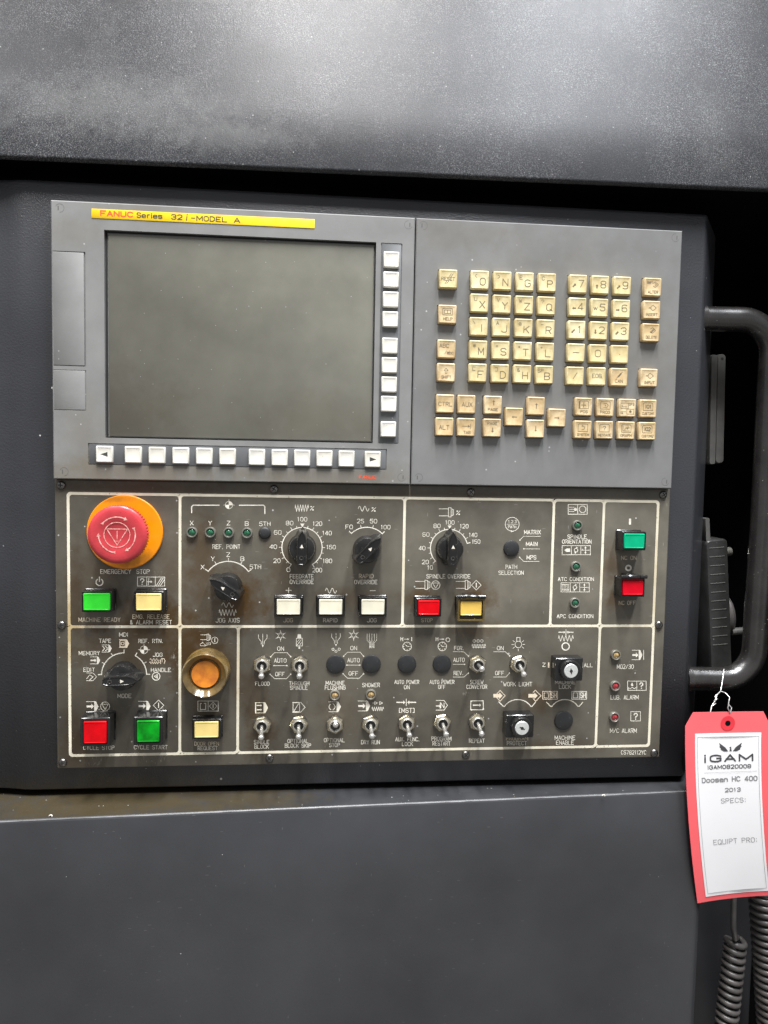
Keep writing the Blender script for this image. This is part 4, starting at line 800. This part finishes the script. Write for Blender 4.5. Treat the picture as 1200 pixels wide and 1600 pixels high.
# emergency stop
ex, ey = at(194.8, 831.5, PZ+2)
es = holder('emergency_stop', ex, ey)
bm = new(); lathe(bm, [(30.6, 0), (30.6, 1.4), (30.0, 2.0), (9, 2.0)], 64); sub('yellow_disc', bm, 'orange', es, O0, O0)
bm = new(); lathe(bm, [(13, 2), (13, 10), (15, 14), (15, 16)], 32); sub('collar', bm, 'blackplastic', es, O0, O0)
bm = new(); lathe(bm, [(14, 14), (21.5, 14.5), (23.4, 16), (23.4, 22.8), (22.9, 24.2), (21.6, 25.2), (19.6, 25.6), (17, 25.7), (10.5, 25.6), (9.6, 25.2), (9.3, 25.1)], 120, mods=lambda k, i: (1.0 if i % 2 else .95) if k in (1, 2, 3) else 1)
sub('mushroom_head', bm, 'mush', es, O0, O0)
ik = Ink(25.75); 
for a in (-52, 68, 188):
    pts = [((14.2)*math.sin(R(a+i*7)), -14.2*math.cos(R(a+i*7))) for i in range(12)]
    ik.ribbon([Vector((p[0], -p[1])) for p in pts], .9)
    f = lambda an, q: (q*math.sin(R(an)), q*math.cos(R(an)))
    ik.poly([f(a+76, 12.6), f(a+76, 15.8), f(a+88, 14.2)]); ik.poly([f(a-3, 12.9), f(a-3, 15.4), f(a+8, 14.2)])
ik.circ(0, 0, 10.0, .6, 40)
ik.done('arrow_marks', 'mushink', es, (0, 0, 0), (0, 0, 25.75))
ik = Ink(25.12, lift=.12); ik.line([(-8, 4.6), (8, 4.6), (0, -8.2), (-8, 4.6)], .7); ik.line([(0, 3), (0, -3.4)], .6); ik.line([(-1, -5), (1, -5)], .5)
ik.done('triangle_mark', 'mushink', es, (0, 0, 0), (0, 0, 25.12))
# push buttons
def button(px, py, lw, lh, hw, hh, H, lens, name='push_button', cover=None, rot=0):
    x, y = at(px, py, PZ+H+1)
    h = holder(name, x, y)
    bm = new(); stack(bm, [(rect(hw+1.2, hh+1.2, 1, 3), 0), (rect(hw+1.2, hh+1.2, 1, 3), 1.2), (rect(hw, hh, .8, 3), 1.8), (rect(hw, hh, .8, 3), H-.6), (rect(hw-1, hh-1, .6, 3), H), (rect(lw+1.4, lh+1.4, .5, 3), H), (rect(lw+1.2, lh+1.2, .5, 3), H-1.6)])
    sub('housing', bm, 'blackplastic', h, O0, O0, 30)
    bm = new(); stack(bm, [(rect(lw, lh, .6, 3), H-1.8), (rect(lw, lh, .6, 3), H+.4), (rect(lw-.7, lh-.7, .5, 3), H+.9), (rect(lw-1.6, lh-1.6, .4, 3), H+1.0), (rect(lw-2.2, lh-2.2, .4, 3), H+.75), (rect(lw-4, lh-4, .4, 3), H+.70)])
    sub('lens', bm, lens, h, O0, O0, 30)
    if cover:
        m, parts_ = cover
        bm = new(); b = 1.0
        if m == 'clear':
            for (a, b2, c, d) in ((-hw/2-.2, hw/2+.2, -hh/2-2.0, -hh/2-.7), (-hw/2-.2, -hw/2+1.4, -hh/2-.7, hh/2), (hw/2-1.4, hw/2+.2, -hh/2-.7, hh/2), (-hw/2+1.4, hw/2-1.4, hh/2-1.4, hh/2)):
                stack(bm, [(rect(b2-a, d-c, .1, 1, (a+b2)/2, (c+d)/2), H-5), (rect(b2-a, d-c, .1, 1, (a+b2)/2, (c+d)/2), H+1.8)], cap0=True)
            sub('flip_guard', bm, 'clear', h, O0, O0)
        bm = new()
        tube(bm, [(-hw/2-.6, hh/2+1.6, H+1.5), (-hw/4, hh/2+1.6, H+1.5)], 1.7, 14); tube(bm, [(hw/4, hh/2+1.6, H+1.5), (hw/2+.6, hh/2+1.6, H+1.5)], 1.7, 14)
        stack(bm, [(rect(hw*.52, 3.0, .4, 2, 0, hh/2+1.6), 1), (rect(hw*.52, 3.0, .4, 2, 0, hh/2+1.6), H+2.2), (rect(hw*.46, 1.6, .3, 2, 0, hh/2+1.6), H+3)])
        sub('hinge', bm, 'blackplastic', h, O0, O0)
    return h
button(150.7, 940.6, 21.0, 13.9, 24.0, 17.2, 11.5, 'green'); button(232.0, 940.8, 20.2, 13.9, 24.0, 17.2, 11.5, 'lemon')
for px in (450.7, 516.7, 582.8): button(px, 948.6, 19.4, 12.9, 23.4, 16.8, 7.5, 'ivory')
button(670.2, 949.9, 18.2, 12.4, 21.8, 15.8, 11, 'red'); button(736.2, 950.9, 18.4, 12.4, 22.8, 17.2, 11, 'amber', cover=('clear', 1))
button(991.6, 845.6, 18.2, 12.8, 21.6, 16.2, 13, 'teal'); button(989.5, 918.6, 18.4, 12.8, 21.8, 16.4, 13, 'redbright', cover=('black', 1))
button(148.2, 1144.8, 18.2, 18.4, 23.6, 23.8, 16, 'red'); button(231.3, 1143.1, 18.0, 18.0, 23.6, 23.6, 16, 'greendeep'); button(322.4, 1140.4, 19.6, 13.6, 24.0, 17.6, 8.5, 'lemon')
# rotary knobs
def knobparts(h):
    bm = new(); lathe(bm, [(11.8, .2), (11.8, 2.2), (11.2, 3.4), (10.9, 9), (10.0, 11), (7, 11.8)], 40); sub('skirt', bm, 'blackplastic', h, O0, O0)
    def outl(s, t=0):
        pts = [(0, 16.4), (-3.4, 12.6), (-4.9, 8), (-5.0, 0), (-4.9, -8), (-4.2, -11.6), (-2.4, -13.2), (2.4, -13.2), (4.2, -11.6), (4.9, -8), (5.0, 0), (4.9, 8), (3.4, 12.6)]
        return [(x*s, y*(s*.25+.75)-t) for x, y in pts]
    bm = new(); stack(bm, [(outl(1.35), 3), (outl(1.04), 9), (outl(.86), 15), (outl(.84), 18.2), (outl(.74), 19.2), (outl(.60), 19.3), (outl(.54), 19.0)]); sub('grip', bm, 'blackplastic', h, O0, O0, 32)
    ik = Ink(19.0); ik.poly([(-1.5, 1.6), (1.5, 1.6), (0, 4.6)]); ik.done('pointer_mark', 'ink', h, O0, (0, 0, 19.0))
    bm = new(); lathe(bm, [(1.8, 18.6), (1.8, 19.35), (1.4, 19.4), (1.2, 19.35), (1.0, 18.9)], 16, 0, -6.6); sub('grub_screw', bm, 'steel', h, O0, O0)
k0 = None
for c, a in ((cF, 1), (cR, 43), (cS, 0), (z4(256, 520), -57), (z7(456, 378), 88)):
    if k0 is None: k0 = holder('rotary_knob', c[0], c[1], a); knobparts(k0)
    else: copy_part(k0, c[0], c[1], a)
# indicator lamps
def lamp(px, py, m, proto):
    x, y = at(px, py, PZ+2.5)
    if proto is None:
        h = holder('indicator_lamp', x, y)
        bm = new(); lathe(bm, [(4.6, 0), (4.6, 2.2), (4.2, 2.9), (3.5, 3.0), (3.1, 2.4), (3.05, 1.2)], 26, cap1=False); sub('bezel', bm, 'ledbezel', h, O0, O0)
        bm = new(); lathe(bm, [(3.04, .6), (3.04, 1.6), (2.6, 2.2), (1.6, 2.7), (.6, 2.9), (.05, 2.92)], 22); sub('lens', bm, m, h, O0, O0)
        return h
    return copy_part(proto, x, y)
g0 = None
for p in ((299.5, 832), (328.3, 832), (357, 832.5), (385.7, 833), (902.7, 821.3), (900.4, 885.5), (898.9, 942.3)):
    h = lamp(*p, 'ledgreen', g0); g0 = g0 or h
r0 = lamp(962, 1072.4, 'ledred', None); lamp(960.7, 1121, 'ledred', r0)
a0 = lamp(963, 1024, 'ledamber', None); lamp(523.2, 1086.8, 'ledamber', a0); lamp(579.6, 1085.8, 'ledamber', a0)
# blanking plugs
for (px, py, r) in ((413.5, 833, 5.2), (799.4, 856.9, 7.0), (524.5, 1038.6, 8.1), (580.5, 1038, 8.1), (636, 1037.8, 8.1), (690.8, 1037.8, 8.1), (881.3, 1126.4, 8.5)):
    x, y = at(px, py, PZ+1.5); bm = new(); lathe(bm, [(r, 0), (r, .8), (r-.5, 1.6), (r*.7, 2.1), (r*.3, 2.3), (.1, 2.35)], 32); obj('hole_plug', bm, 'blackmatte', t0, (x, y, PZ), PB)
# toggle switches: lean = degrees of the lever (down negative), side = sideways lean
def toggle(px, py, lean, side, rot):
    x, y = at(px, py, PZ+3); h = holder('toggle_switch', x, y)
    bm = new(); lathe(bm, [(7.6, 0), (7.6, .7), (7.2, .9), (5, .9)], 30); sub('washer', bm, 'steel', h, O0, O0)
    bm = new(); hx = lambda r, q=0: [(r*math.cos(R(60*i+rot)), r*math.sin(R(60*i+rot))) for i in range(6)]
    stack(bm, [(hx(7.9), .9), (hx(7.9), 3.4), (hx(7.2), 4.1)]); sub('nut', bm, 'brass', h, O0, O0, 25)
    bm = new(); lathe(bm, [(5.6, 4), (5.6, 5.6), (5.4, 6.6), (4.9, 7.2), (4.3, 7.1), (4.0, 6.2), (3.9, 4.4), (0.1, 4.2)], 28); sub('collar', bm, 'chrome', h, O0, O0)
    bm = new(); lathe(bm, [(3.85, 4.3), (3.8, 5.2), (2.2, 5.6), (.1, 5.8)], 20); sub('boot', bm, 'blackplastic', h, O0, O0)
    d = Vector((math.sin(R(side)), math.sin(R(lean)), math.cos(R(lean)))).normalized(); p = Vector((0, 0, 5))
    bm = new(); tube(bm, [p+d*t for t in (0, 3, 8, 12.6, 13.2, 14.2, 15.6, 16.6, 17.2, 17.4)], lambda t: [1.45, 1.45, 1.6, 1.75, 2.1, 2.4, 2.5, 2.15, 1.3, .3][min(9, int(round(t*9)))], 16)
    sub('lever', bm, 'chromelever', h, O0, O0, 60)
for (px, py, l, s, r) in ((409.6, 1039.2, -19, 2, 28), (468.2, 1039.2, -19, 1, 32), (409.3, 1133.5, -17, 2, 10), (466.9, 1132.4, -17, 1, 5), (523.4, 1132.9, 23, 0, 34), (578.7, 1131.6, -17, 1, 20), (635.6, 1130.3, -17, 1, 30),
                          (746.3, 1037.9, 2, 0, 25), (810.7, 1037.9, -17, 0, 18), (691.2, 1129.5, -16, 2, 12), (745.9, 1128.5, -17, 1, 40)):
    toggle(px, py, l, s, r)
# key switches
def keysw(px, py, dx, rot):
    x, y = at(px, py, PZ+6); h = holder('key_switch', x, y)
    bm = new(); stack(bm, [(rect(24.6, 20, 1, 3), 0), (rect(24.6, 20, 1, 3), 11.4), (rect(23.6, 19, .8, 3), 12), ]); sub('housing', bm, 'blackplastic', h, O0, O0, 30)
    bm = new(); lathe(bm, [(9.2, 11.5), (9.2, 15.6), (8.6, 16.4), (7.4, 16.6), (6.3, 16.2), (6.2, 15.4)], 36, dx, 0); sub('barrel', bm, 'blackplastic', h, O0, O0)
    bm = new(); lathe(bm, [(6.15, 15.2), (6.15, 16.3), (5.7, 16.8), (.2, 16.85)], 32, dx, 0); sub('lock_face', bm, 'lockface', h, O0, O0)
    ik = Ink(16.85, lambda a, b: (dx+a*math.cos(R(rot))-b*math.sin(R(rot)), a*math.sin(R(rot))+b*math.cos(R(rot)))); ik.disc(0, 0, 1.4); ik.line([(0, -2.2), (0, 2)], 1.0); ik.done('keyhole', 'seam', h, O0, (dx, 0, 16.85))
keysw(885.6, 1043.4, .2, 8); keysw(809.5, 1131.2, .6, 62)
# round push lamp in its deep guard ring
x, y = at(322.2, 1050.5, PZ+6); h = holder('guarded_lamp_button', x, y)
bm = new(); lathe(bm, [(19.4, 0), (19.4, 3), (18.8, 4), (18.6, 15), (18.3, 16.6), (17.6, 17.1), (17.0, 16.6), (14.6, 14.2), (13.4, 13.2), (13.0, 12), (12.2, 9.4)], 48, cap1=False); sub('guard_ring', bm, 'ringamber', h, O0, O0)
bm = new(); lathe(bm, [(13.0, 10.8), (12.6, 11.6), (12.1, 11.6), (11.6, 10.6)], 48, cap1=False); sub('inner_lip', bm, 'ringamber', h, O0, O0)
bm = new(); lathe(bm, [(11.6, 8), (11.6, 11.8), (11.0, 12.6), (8, 12.4), (4, 12.0), (.2, 11.9)], 40); sub('lamp_lens', bm, 'lampamber', h, O0, O0)

# ================================================================== RIGHT SIDE: devices in the gap, tag, cables
# slim grey device behind the handle
q0 = at(1124, 553, -60); q1 = at(1121, 724, -60)
t1 = thing('slim_grey_device', 'slim pale grey plastic device standing in the dark gap inside the tube handle', 'device', ((q0[0]+q1[0])/2, (q0[1]+q1[1])/2, -60))
cx, cy = (q0[0]+q1[0])/2, (q0[1]+q1[1])/2; H = (q0[1]-q1[1])/2
bm = new(); stack(bm, [(rect(6.5, 2*H, 2, 3), -40), (rect(6.5, 2*H, 2, 3), -1), (rect(5.5, 2*H-1, 1.6, 3), 0)]); obj('front_shell', bm, 'greyplastic', t1, (cx-6, cy-1, -58), (cx, cy, -60))
bm = new(); stack(bm, [(rect(8.5, 2*H, 3.5, 5), -40), (rect(8.5, 2*H, 3.5, 5), -1), (rect(7.3, 2*H-1.4, 3, 5), 0)]); obj('rear_shell', bm, 'greyplastic', t1, (cx+2.4, cy, -60), (cx, cy, -60))
bm = new(); lathe(bm, [(1.3, -.4), (1.3, .15)], 12); obj('screw_hole', bm, 'seam', t1, (cx+2.8, cy+H-4.5, -60), (cx, cy, -60))
for o in t1.children: pass
t1.rotation_euler = (0, R(-1.5), 0)
# ribbed handheld unit hanging lower down
A_ = at(1117, 852, -55); B_ = at(1131, 1050, -55)
cx, cy = (A_[0]+B_[0])/2, (A_[1]+B_[1])/2; H = (A_[1]-B_[1])/2+6
t2 = thing('handheld_control_unit', 'black ribbed handheld control unit with knob and handwheel, hanging behind the handle', 'handheld controller', (cx, cy, -55))
bm = new(); stack(bm, [(rect(23, 2*H, 5, 4), -60), (rect(23, 2*H, 5, 4), -2), (rect(20, 2*H-3, 4, 4), 0)]); obj('body', bm, 'ribblack', t2, (cx, cy, -55), (cx, cy, -55))
for i in range(12):
    bm = new(); box(bm, -8, 7, -.35, .35, -.4, .35, .15); obj('grip_rib', bm, 'ribline', t2, (cx, cy+H-8-i*8.6, -55), (cx, cy, -55))
bm = new(); stack(bm, [(rect(4, 24, 1, 3), -30), (rect(4, 24, 1, 3), 0)]); obj('top_clip', bm, 'greyplastic', t2, (cx-8, cy+H+9, -56), (cx, cy, -55))
bm = new(); tube(bm, [(0, 0, 0), (6, 0, 0), (14, 0, 0), (15, 0, 0)], lambda t: 4.6 if t < .9 else 4, 10); obj('selector_knob', bm, 'ledbezel', t2, (cx+10, cy+H-16, -75), (cx, cy, -55))
bm = new(); tube(bm, [(0, 0, 0), (4, 0, 0), (12, 0, 0), (15, 0, 0), (17, 0, 0)], lambda t: [24, 24, 24, 22, 18][int(round(t*4))], 40); obj('handwheel', bm, 'rubber', t2, (cx+9, cy-14, -90), (cx, cy, -55), sharp=20)
bm = new(); tube(bm, [(0, 0, 0), (14, 0, 0)], 3.6, 14); obj('crank_knob', bm, 'greyplastic', t2, (cx+21, cy-28, -72), (cx, cy, -55))
t2.rotation_euler = (0, R(-5), 0)
# coiled cables
def coil(p0, p1, rad, wire, turns, seg=22):
    p0, p1 = Vector(p0), Vector(p1); ax = (p1-p0).normalized(); u = ax.cross(Vector((0, 0, 1))).normalized(); v = ax.cross(u)
    n = int(turns*seg)
    return [p0+(p1-p0)*(i/n)+rad*(u*math.cos(2*math.pi*i/seg)+v*math.sin(2*math.pi*i/seg)) for i in range(n+1)]
def P3(px, py, z): return (*at(px, py, z), z)
c0, c1 = P3(1150, 1462, -34), P3(1124, 1700, -34)
pts = coil(c0, c1, 8.2, 2.6, 21)
# helix leans: shear in y with sideways offset so that the turns slant down to the right, as the hanging coil does
pts = [Vector((p.x, p.y-(p.x-(c0[0]+(c1[0]-c0[0])*i/len(pts)))*.32, p.z)) for i, p in enumerate(pts)]
lead = [Vector(P3(1147, 1380, -30)), Vector(P3(1146, 1430, -30)), Vector(P3(1146, 1450, -28))]
f0 = pts[6]
full = lead+[Vector(P3(1149, 1466, -25))]+pts[8:]
bm = new(); o_ = Vector(c0); tube(bm, [p-o_ for p in full], 2.75, 10)
tag(obj('coiled_cable', bm, 'rubber', None, c0, sharp=60), 'thin grey coiled cable with a straight lead, left one below the red tag', 'cable')
c0, c1 = P3(1190, 1380, -30), P3(1212, 1720, -30)
pts = coil(c0, c1, 10.5, 3, 31); pts = [Vector((p.x, p.y-(p.x-(c0[0]+(c1[0]-c0[0])*i/len(pts)))*.25, p.z)) for i, p in enumerate(pts)]
bm = new(); o_ = Vector(c0); tube(bm, [p-o_ for p in pts], 2.75, 10)
tag(obj('coiled_cable', bm, 'rubber', None, c0, sharp=60), 'thicker coiled cable at the right edge, partly hidden by the red tag', 'cable')

# hanging tag: card, glued label sheet, fibre ring, wire
TZ = 14.0
hx_, hy_ = at(1138.5, 1131, TZ)
TB = (hx_, hy_, TZ)
tg = thing('hanging_tag', 'coral red card tag with white printed label, wired to the foot of the tube handle', 'tag', TB)
def tagpt(u, v, d=0):
    """u right, v down from the hole (mm) -> offsets; the card bows backwards and swings right towards its foot"""
    s = max(0, v)/160
    return Vector((u*(1-.02*s)+(s**1.7)*21, -v+u*.006*s*10, -1.5-9*s*s+d+.0012*u*u*(.3+s)))
def tagsheet(name, outline_fn, rows_, m, lift, thick=.35):
    bm = new(); top = []; bot = []
    for v in rows_:
        l, r = outline_fn(v); n = 12
        top.append([bm.verts.new(tagpt(l+(r-l)*i/n, v, lift)) for i in range(n+1)])
        bot.append([bm.verts.new(tagpt(l+(r-l)*i/n, v, lift-thick)) for i in range(n+1)])
    for a, b in zip(top, top[1:]): ring_faces(bm, a, b, 0, False)
    for a, b in zip(bot, bot[1:]): ring_faces(bm, a, b, 0, False)
    for v in bm.verts: v.normal_update()
    ring_faces(bm, top[0], bot[0], 0, False); ring_faces(bm, top[-1], bot[-1], 0, False)
    for a, b in zip(range(len(top)-1), range(1, len(top))):
        for e in (0, -1): bm.faces.new((top[a][e], top[b][e], bot[b][e], bot[a][e]))
    bmesh.ops.recalc_face_normals(bm, faces=bm.faces)
    rim = [e for e in bm.edges if len(e.link_faces) == 2 and e.calc_face_angle(0) > .7]
    bmesh.ops.split_edges(bm, edges=rim)
    return obj(name, bm, m, tg, TB, TB, sharp=50, norm=False)
VT, VB = -10.2, 165.5; LW, RW = -39.0, 39.0
def cardw(v):
    c = max(0, 12-(v-VT))/12
    return (LW+6.6*c, RW-6.6*c)
tagsheet('card', cardw, [VT, -6, -2, 1.8]+[8+i*(VB-8)/16 for i in range(17)], 'tagred', 0)
PL, PR, PT, PBt = -30.0, 31.0, 8.8, 160.5
tagsheet('label_sheet', lambda v: (PL+.0*v, PR), [PT+i*(PBt-PT)/16 for i in range(17)], 'paper', .35, .25)
def tagbm(bm, lift):
    for v in bm.verts: v.co = tagpt(v.co.x, -v.co.y, lift+v.co.z)
    return bm
bm = new()
for i in range(28):
    a, b = 2*math.pi*i/28, 2*math.pi*(i+1)/28
    quad(bm, *[(r_*math.cos(t), r_*math.sin(t), 0) for r_, t in ((2.5, a), (6.6, a), (6.6, b), (2.5, b))])
obj('reinforcing_ring', tagbm(bm, .3), 'tagring', tg, TB, TB)
bm = new(); bm.faces.new([bm.verts.new((2.5*math.cos(i*.3927), 2.5*math.sin(i*.3927), 0)) for i in range(16)]); obj('punched_hole', tagbm(bm, .26), 'void', tg, TB, TB)
def tagtext(s, u, v, w, h, m, sw=.5):
    ik = Ink(0, lambda a, b: (a, -b)); ik.text(s, u, v, w, h, sw)
    bm = ik.bm
    for f in bm.faces:
        f.normal_update()
        if f.normal.z < 0: f.normal_flip()
    bm2 = tagbm(bm, .46)
    obj('printed_text', bm2, m, tg, TB, TB, norm=False)
tagtext('i', -20.9, 31.3, 1.4, 6.4, 'tagink', 1.5); tagtext('GAM', 3.6, 31.3, 39, 5.6, 'tagink', 1.5)
tagtext('IGAM0820008', 1.4, 39.2, 40, 3.2, 'tagink', .66)
tagtext('Doosan HC 400', 1.4, 50.6, 51, 4.0, 'taggrey', .86); tagtext('2013', 4.2, 60.6, 14.2, 3.3, 'taggrey', .70)
tagtext('SPECS:', 4.4, 70.5, 23, 4.1, 'taggrey', .42); tagtext('EQUIPT PRO:', 3.6, 109, 41, 4.5, 'taggrey', .42)
ik = Ink(0, lambda x, y: (x, -y)); ik.line([(PL+2.2, PT+3), (PR-2.2, PT+3), (PR-2.2, PBt-3), (PL+2.2, PBt-3), (PL+2.2, PT+3)], .3)
bmesh.ops.subdivide_edges(ik.bm, edges=ik.bm.edges, cuts=16); 
obj('frame_line', tagbm(ik.bm, .50), 'tagline', tg, TB, TB, norm=False)
ik = Ink(0, lambda x, y: (x, -y)); ik.line([(-22, 43.9), (27, 43.9)], .25)
obj('divider_line', tagbm(ik.bm, .50), 'tagline', tg, TB, TB, norm=False)
ik = Ink(0, lambda x, y: (x, -y))   # winged mark over the name
for s in (1, -1):
    ik.poly([(2.8+s*2, 25.2), (2.8+s*5, 21.4), (2.8+s*10.5, 17.4), (2.8+s*9.6, 20.6), (2.8+s*10.6, 20.6), (2.8+s*8.8, 22.6), (2.8+s*9.4, 23.2), (2.8+s*6, 25.2)])
ik.poly([(1.8, 25.2), (2.4, 22.4), (1.6, 21.6), (3.4, 20.8), (3.5, 22.6), (3.9, 25.2)])
for f in ik.bm.faces:
    f.normal_update()
bmesh.ops.triangulate(ik.bm, faces=ik.bm.faces)
obj('wing_emblem', tagbm(ik.bm, .46), 'tagink', tg, TB, TB)
# wire: over the handle and through the tag's ring
bm = new()
def wp(px, py, z): return Vector((*at(px, py, z), z))-Vector(TB)
tube(bm, [wp(1131, 1046, -12), wp(1130, 1056, -6), wp(1127.5, 1072, -4), wp(1126, 1080, 0), wp(1120, 1086, 5), wp(1117, 1096, 8), wp(1112, 1103, 10), wp(1110, 1113, 12)], .55, 8)
tube(bm, [wp(1126, 1080, 0), wp(1134, 1083, 4), wp(1140, 1090, 8), wp(1138, 1100, 10), wp(1143, 1106, 12), wp(1141, 1114, 13), wp(1137, 1106, 13), wp(1139, 1100, 12)], .5, 8)
tube(bm, [wp(1120, 1085, 5), wp(1117, 1089, 6), wp(1121, 1092, 7), wp(1115, 1096, 9), wp(1119, 1099, 9), wp(1113, 1103, 10)], .4, 8)
obj('wire', bm, 'wire', tg, TB, TB, sharp=60)

# a few metal chips left on the ledge and keyboard
t3 = []
for (px, py, z, lab_) in ((79, 1252, 24, 'tiny curled metal chip lying at the left end of the ledge'), (943, 1240, 11, 'tiny pale metal chip on the front edge of the ledge, right of centre'), (170, 691, .5, None)):
    if not lab_: continue
    bm = new(); x, y = at(px, py, z)
    tube(bm, [(-1.2, 0, 0), (-.6, .7, .2), (.4, .9, .1), (1.2, .3, 0), (1.0, -.4, .2)], .45, 6)
    tag(obj('metal_chip', bm, 'debris', None, (x, -488.4, z)), lab_, 'metal chip')
print('objects', len(bpy.data.objects), 'tris', sum(len(o.data.polygons) for o in bpy.data.objects if o.type == 'MESH'))
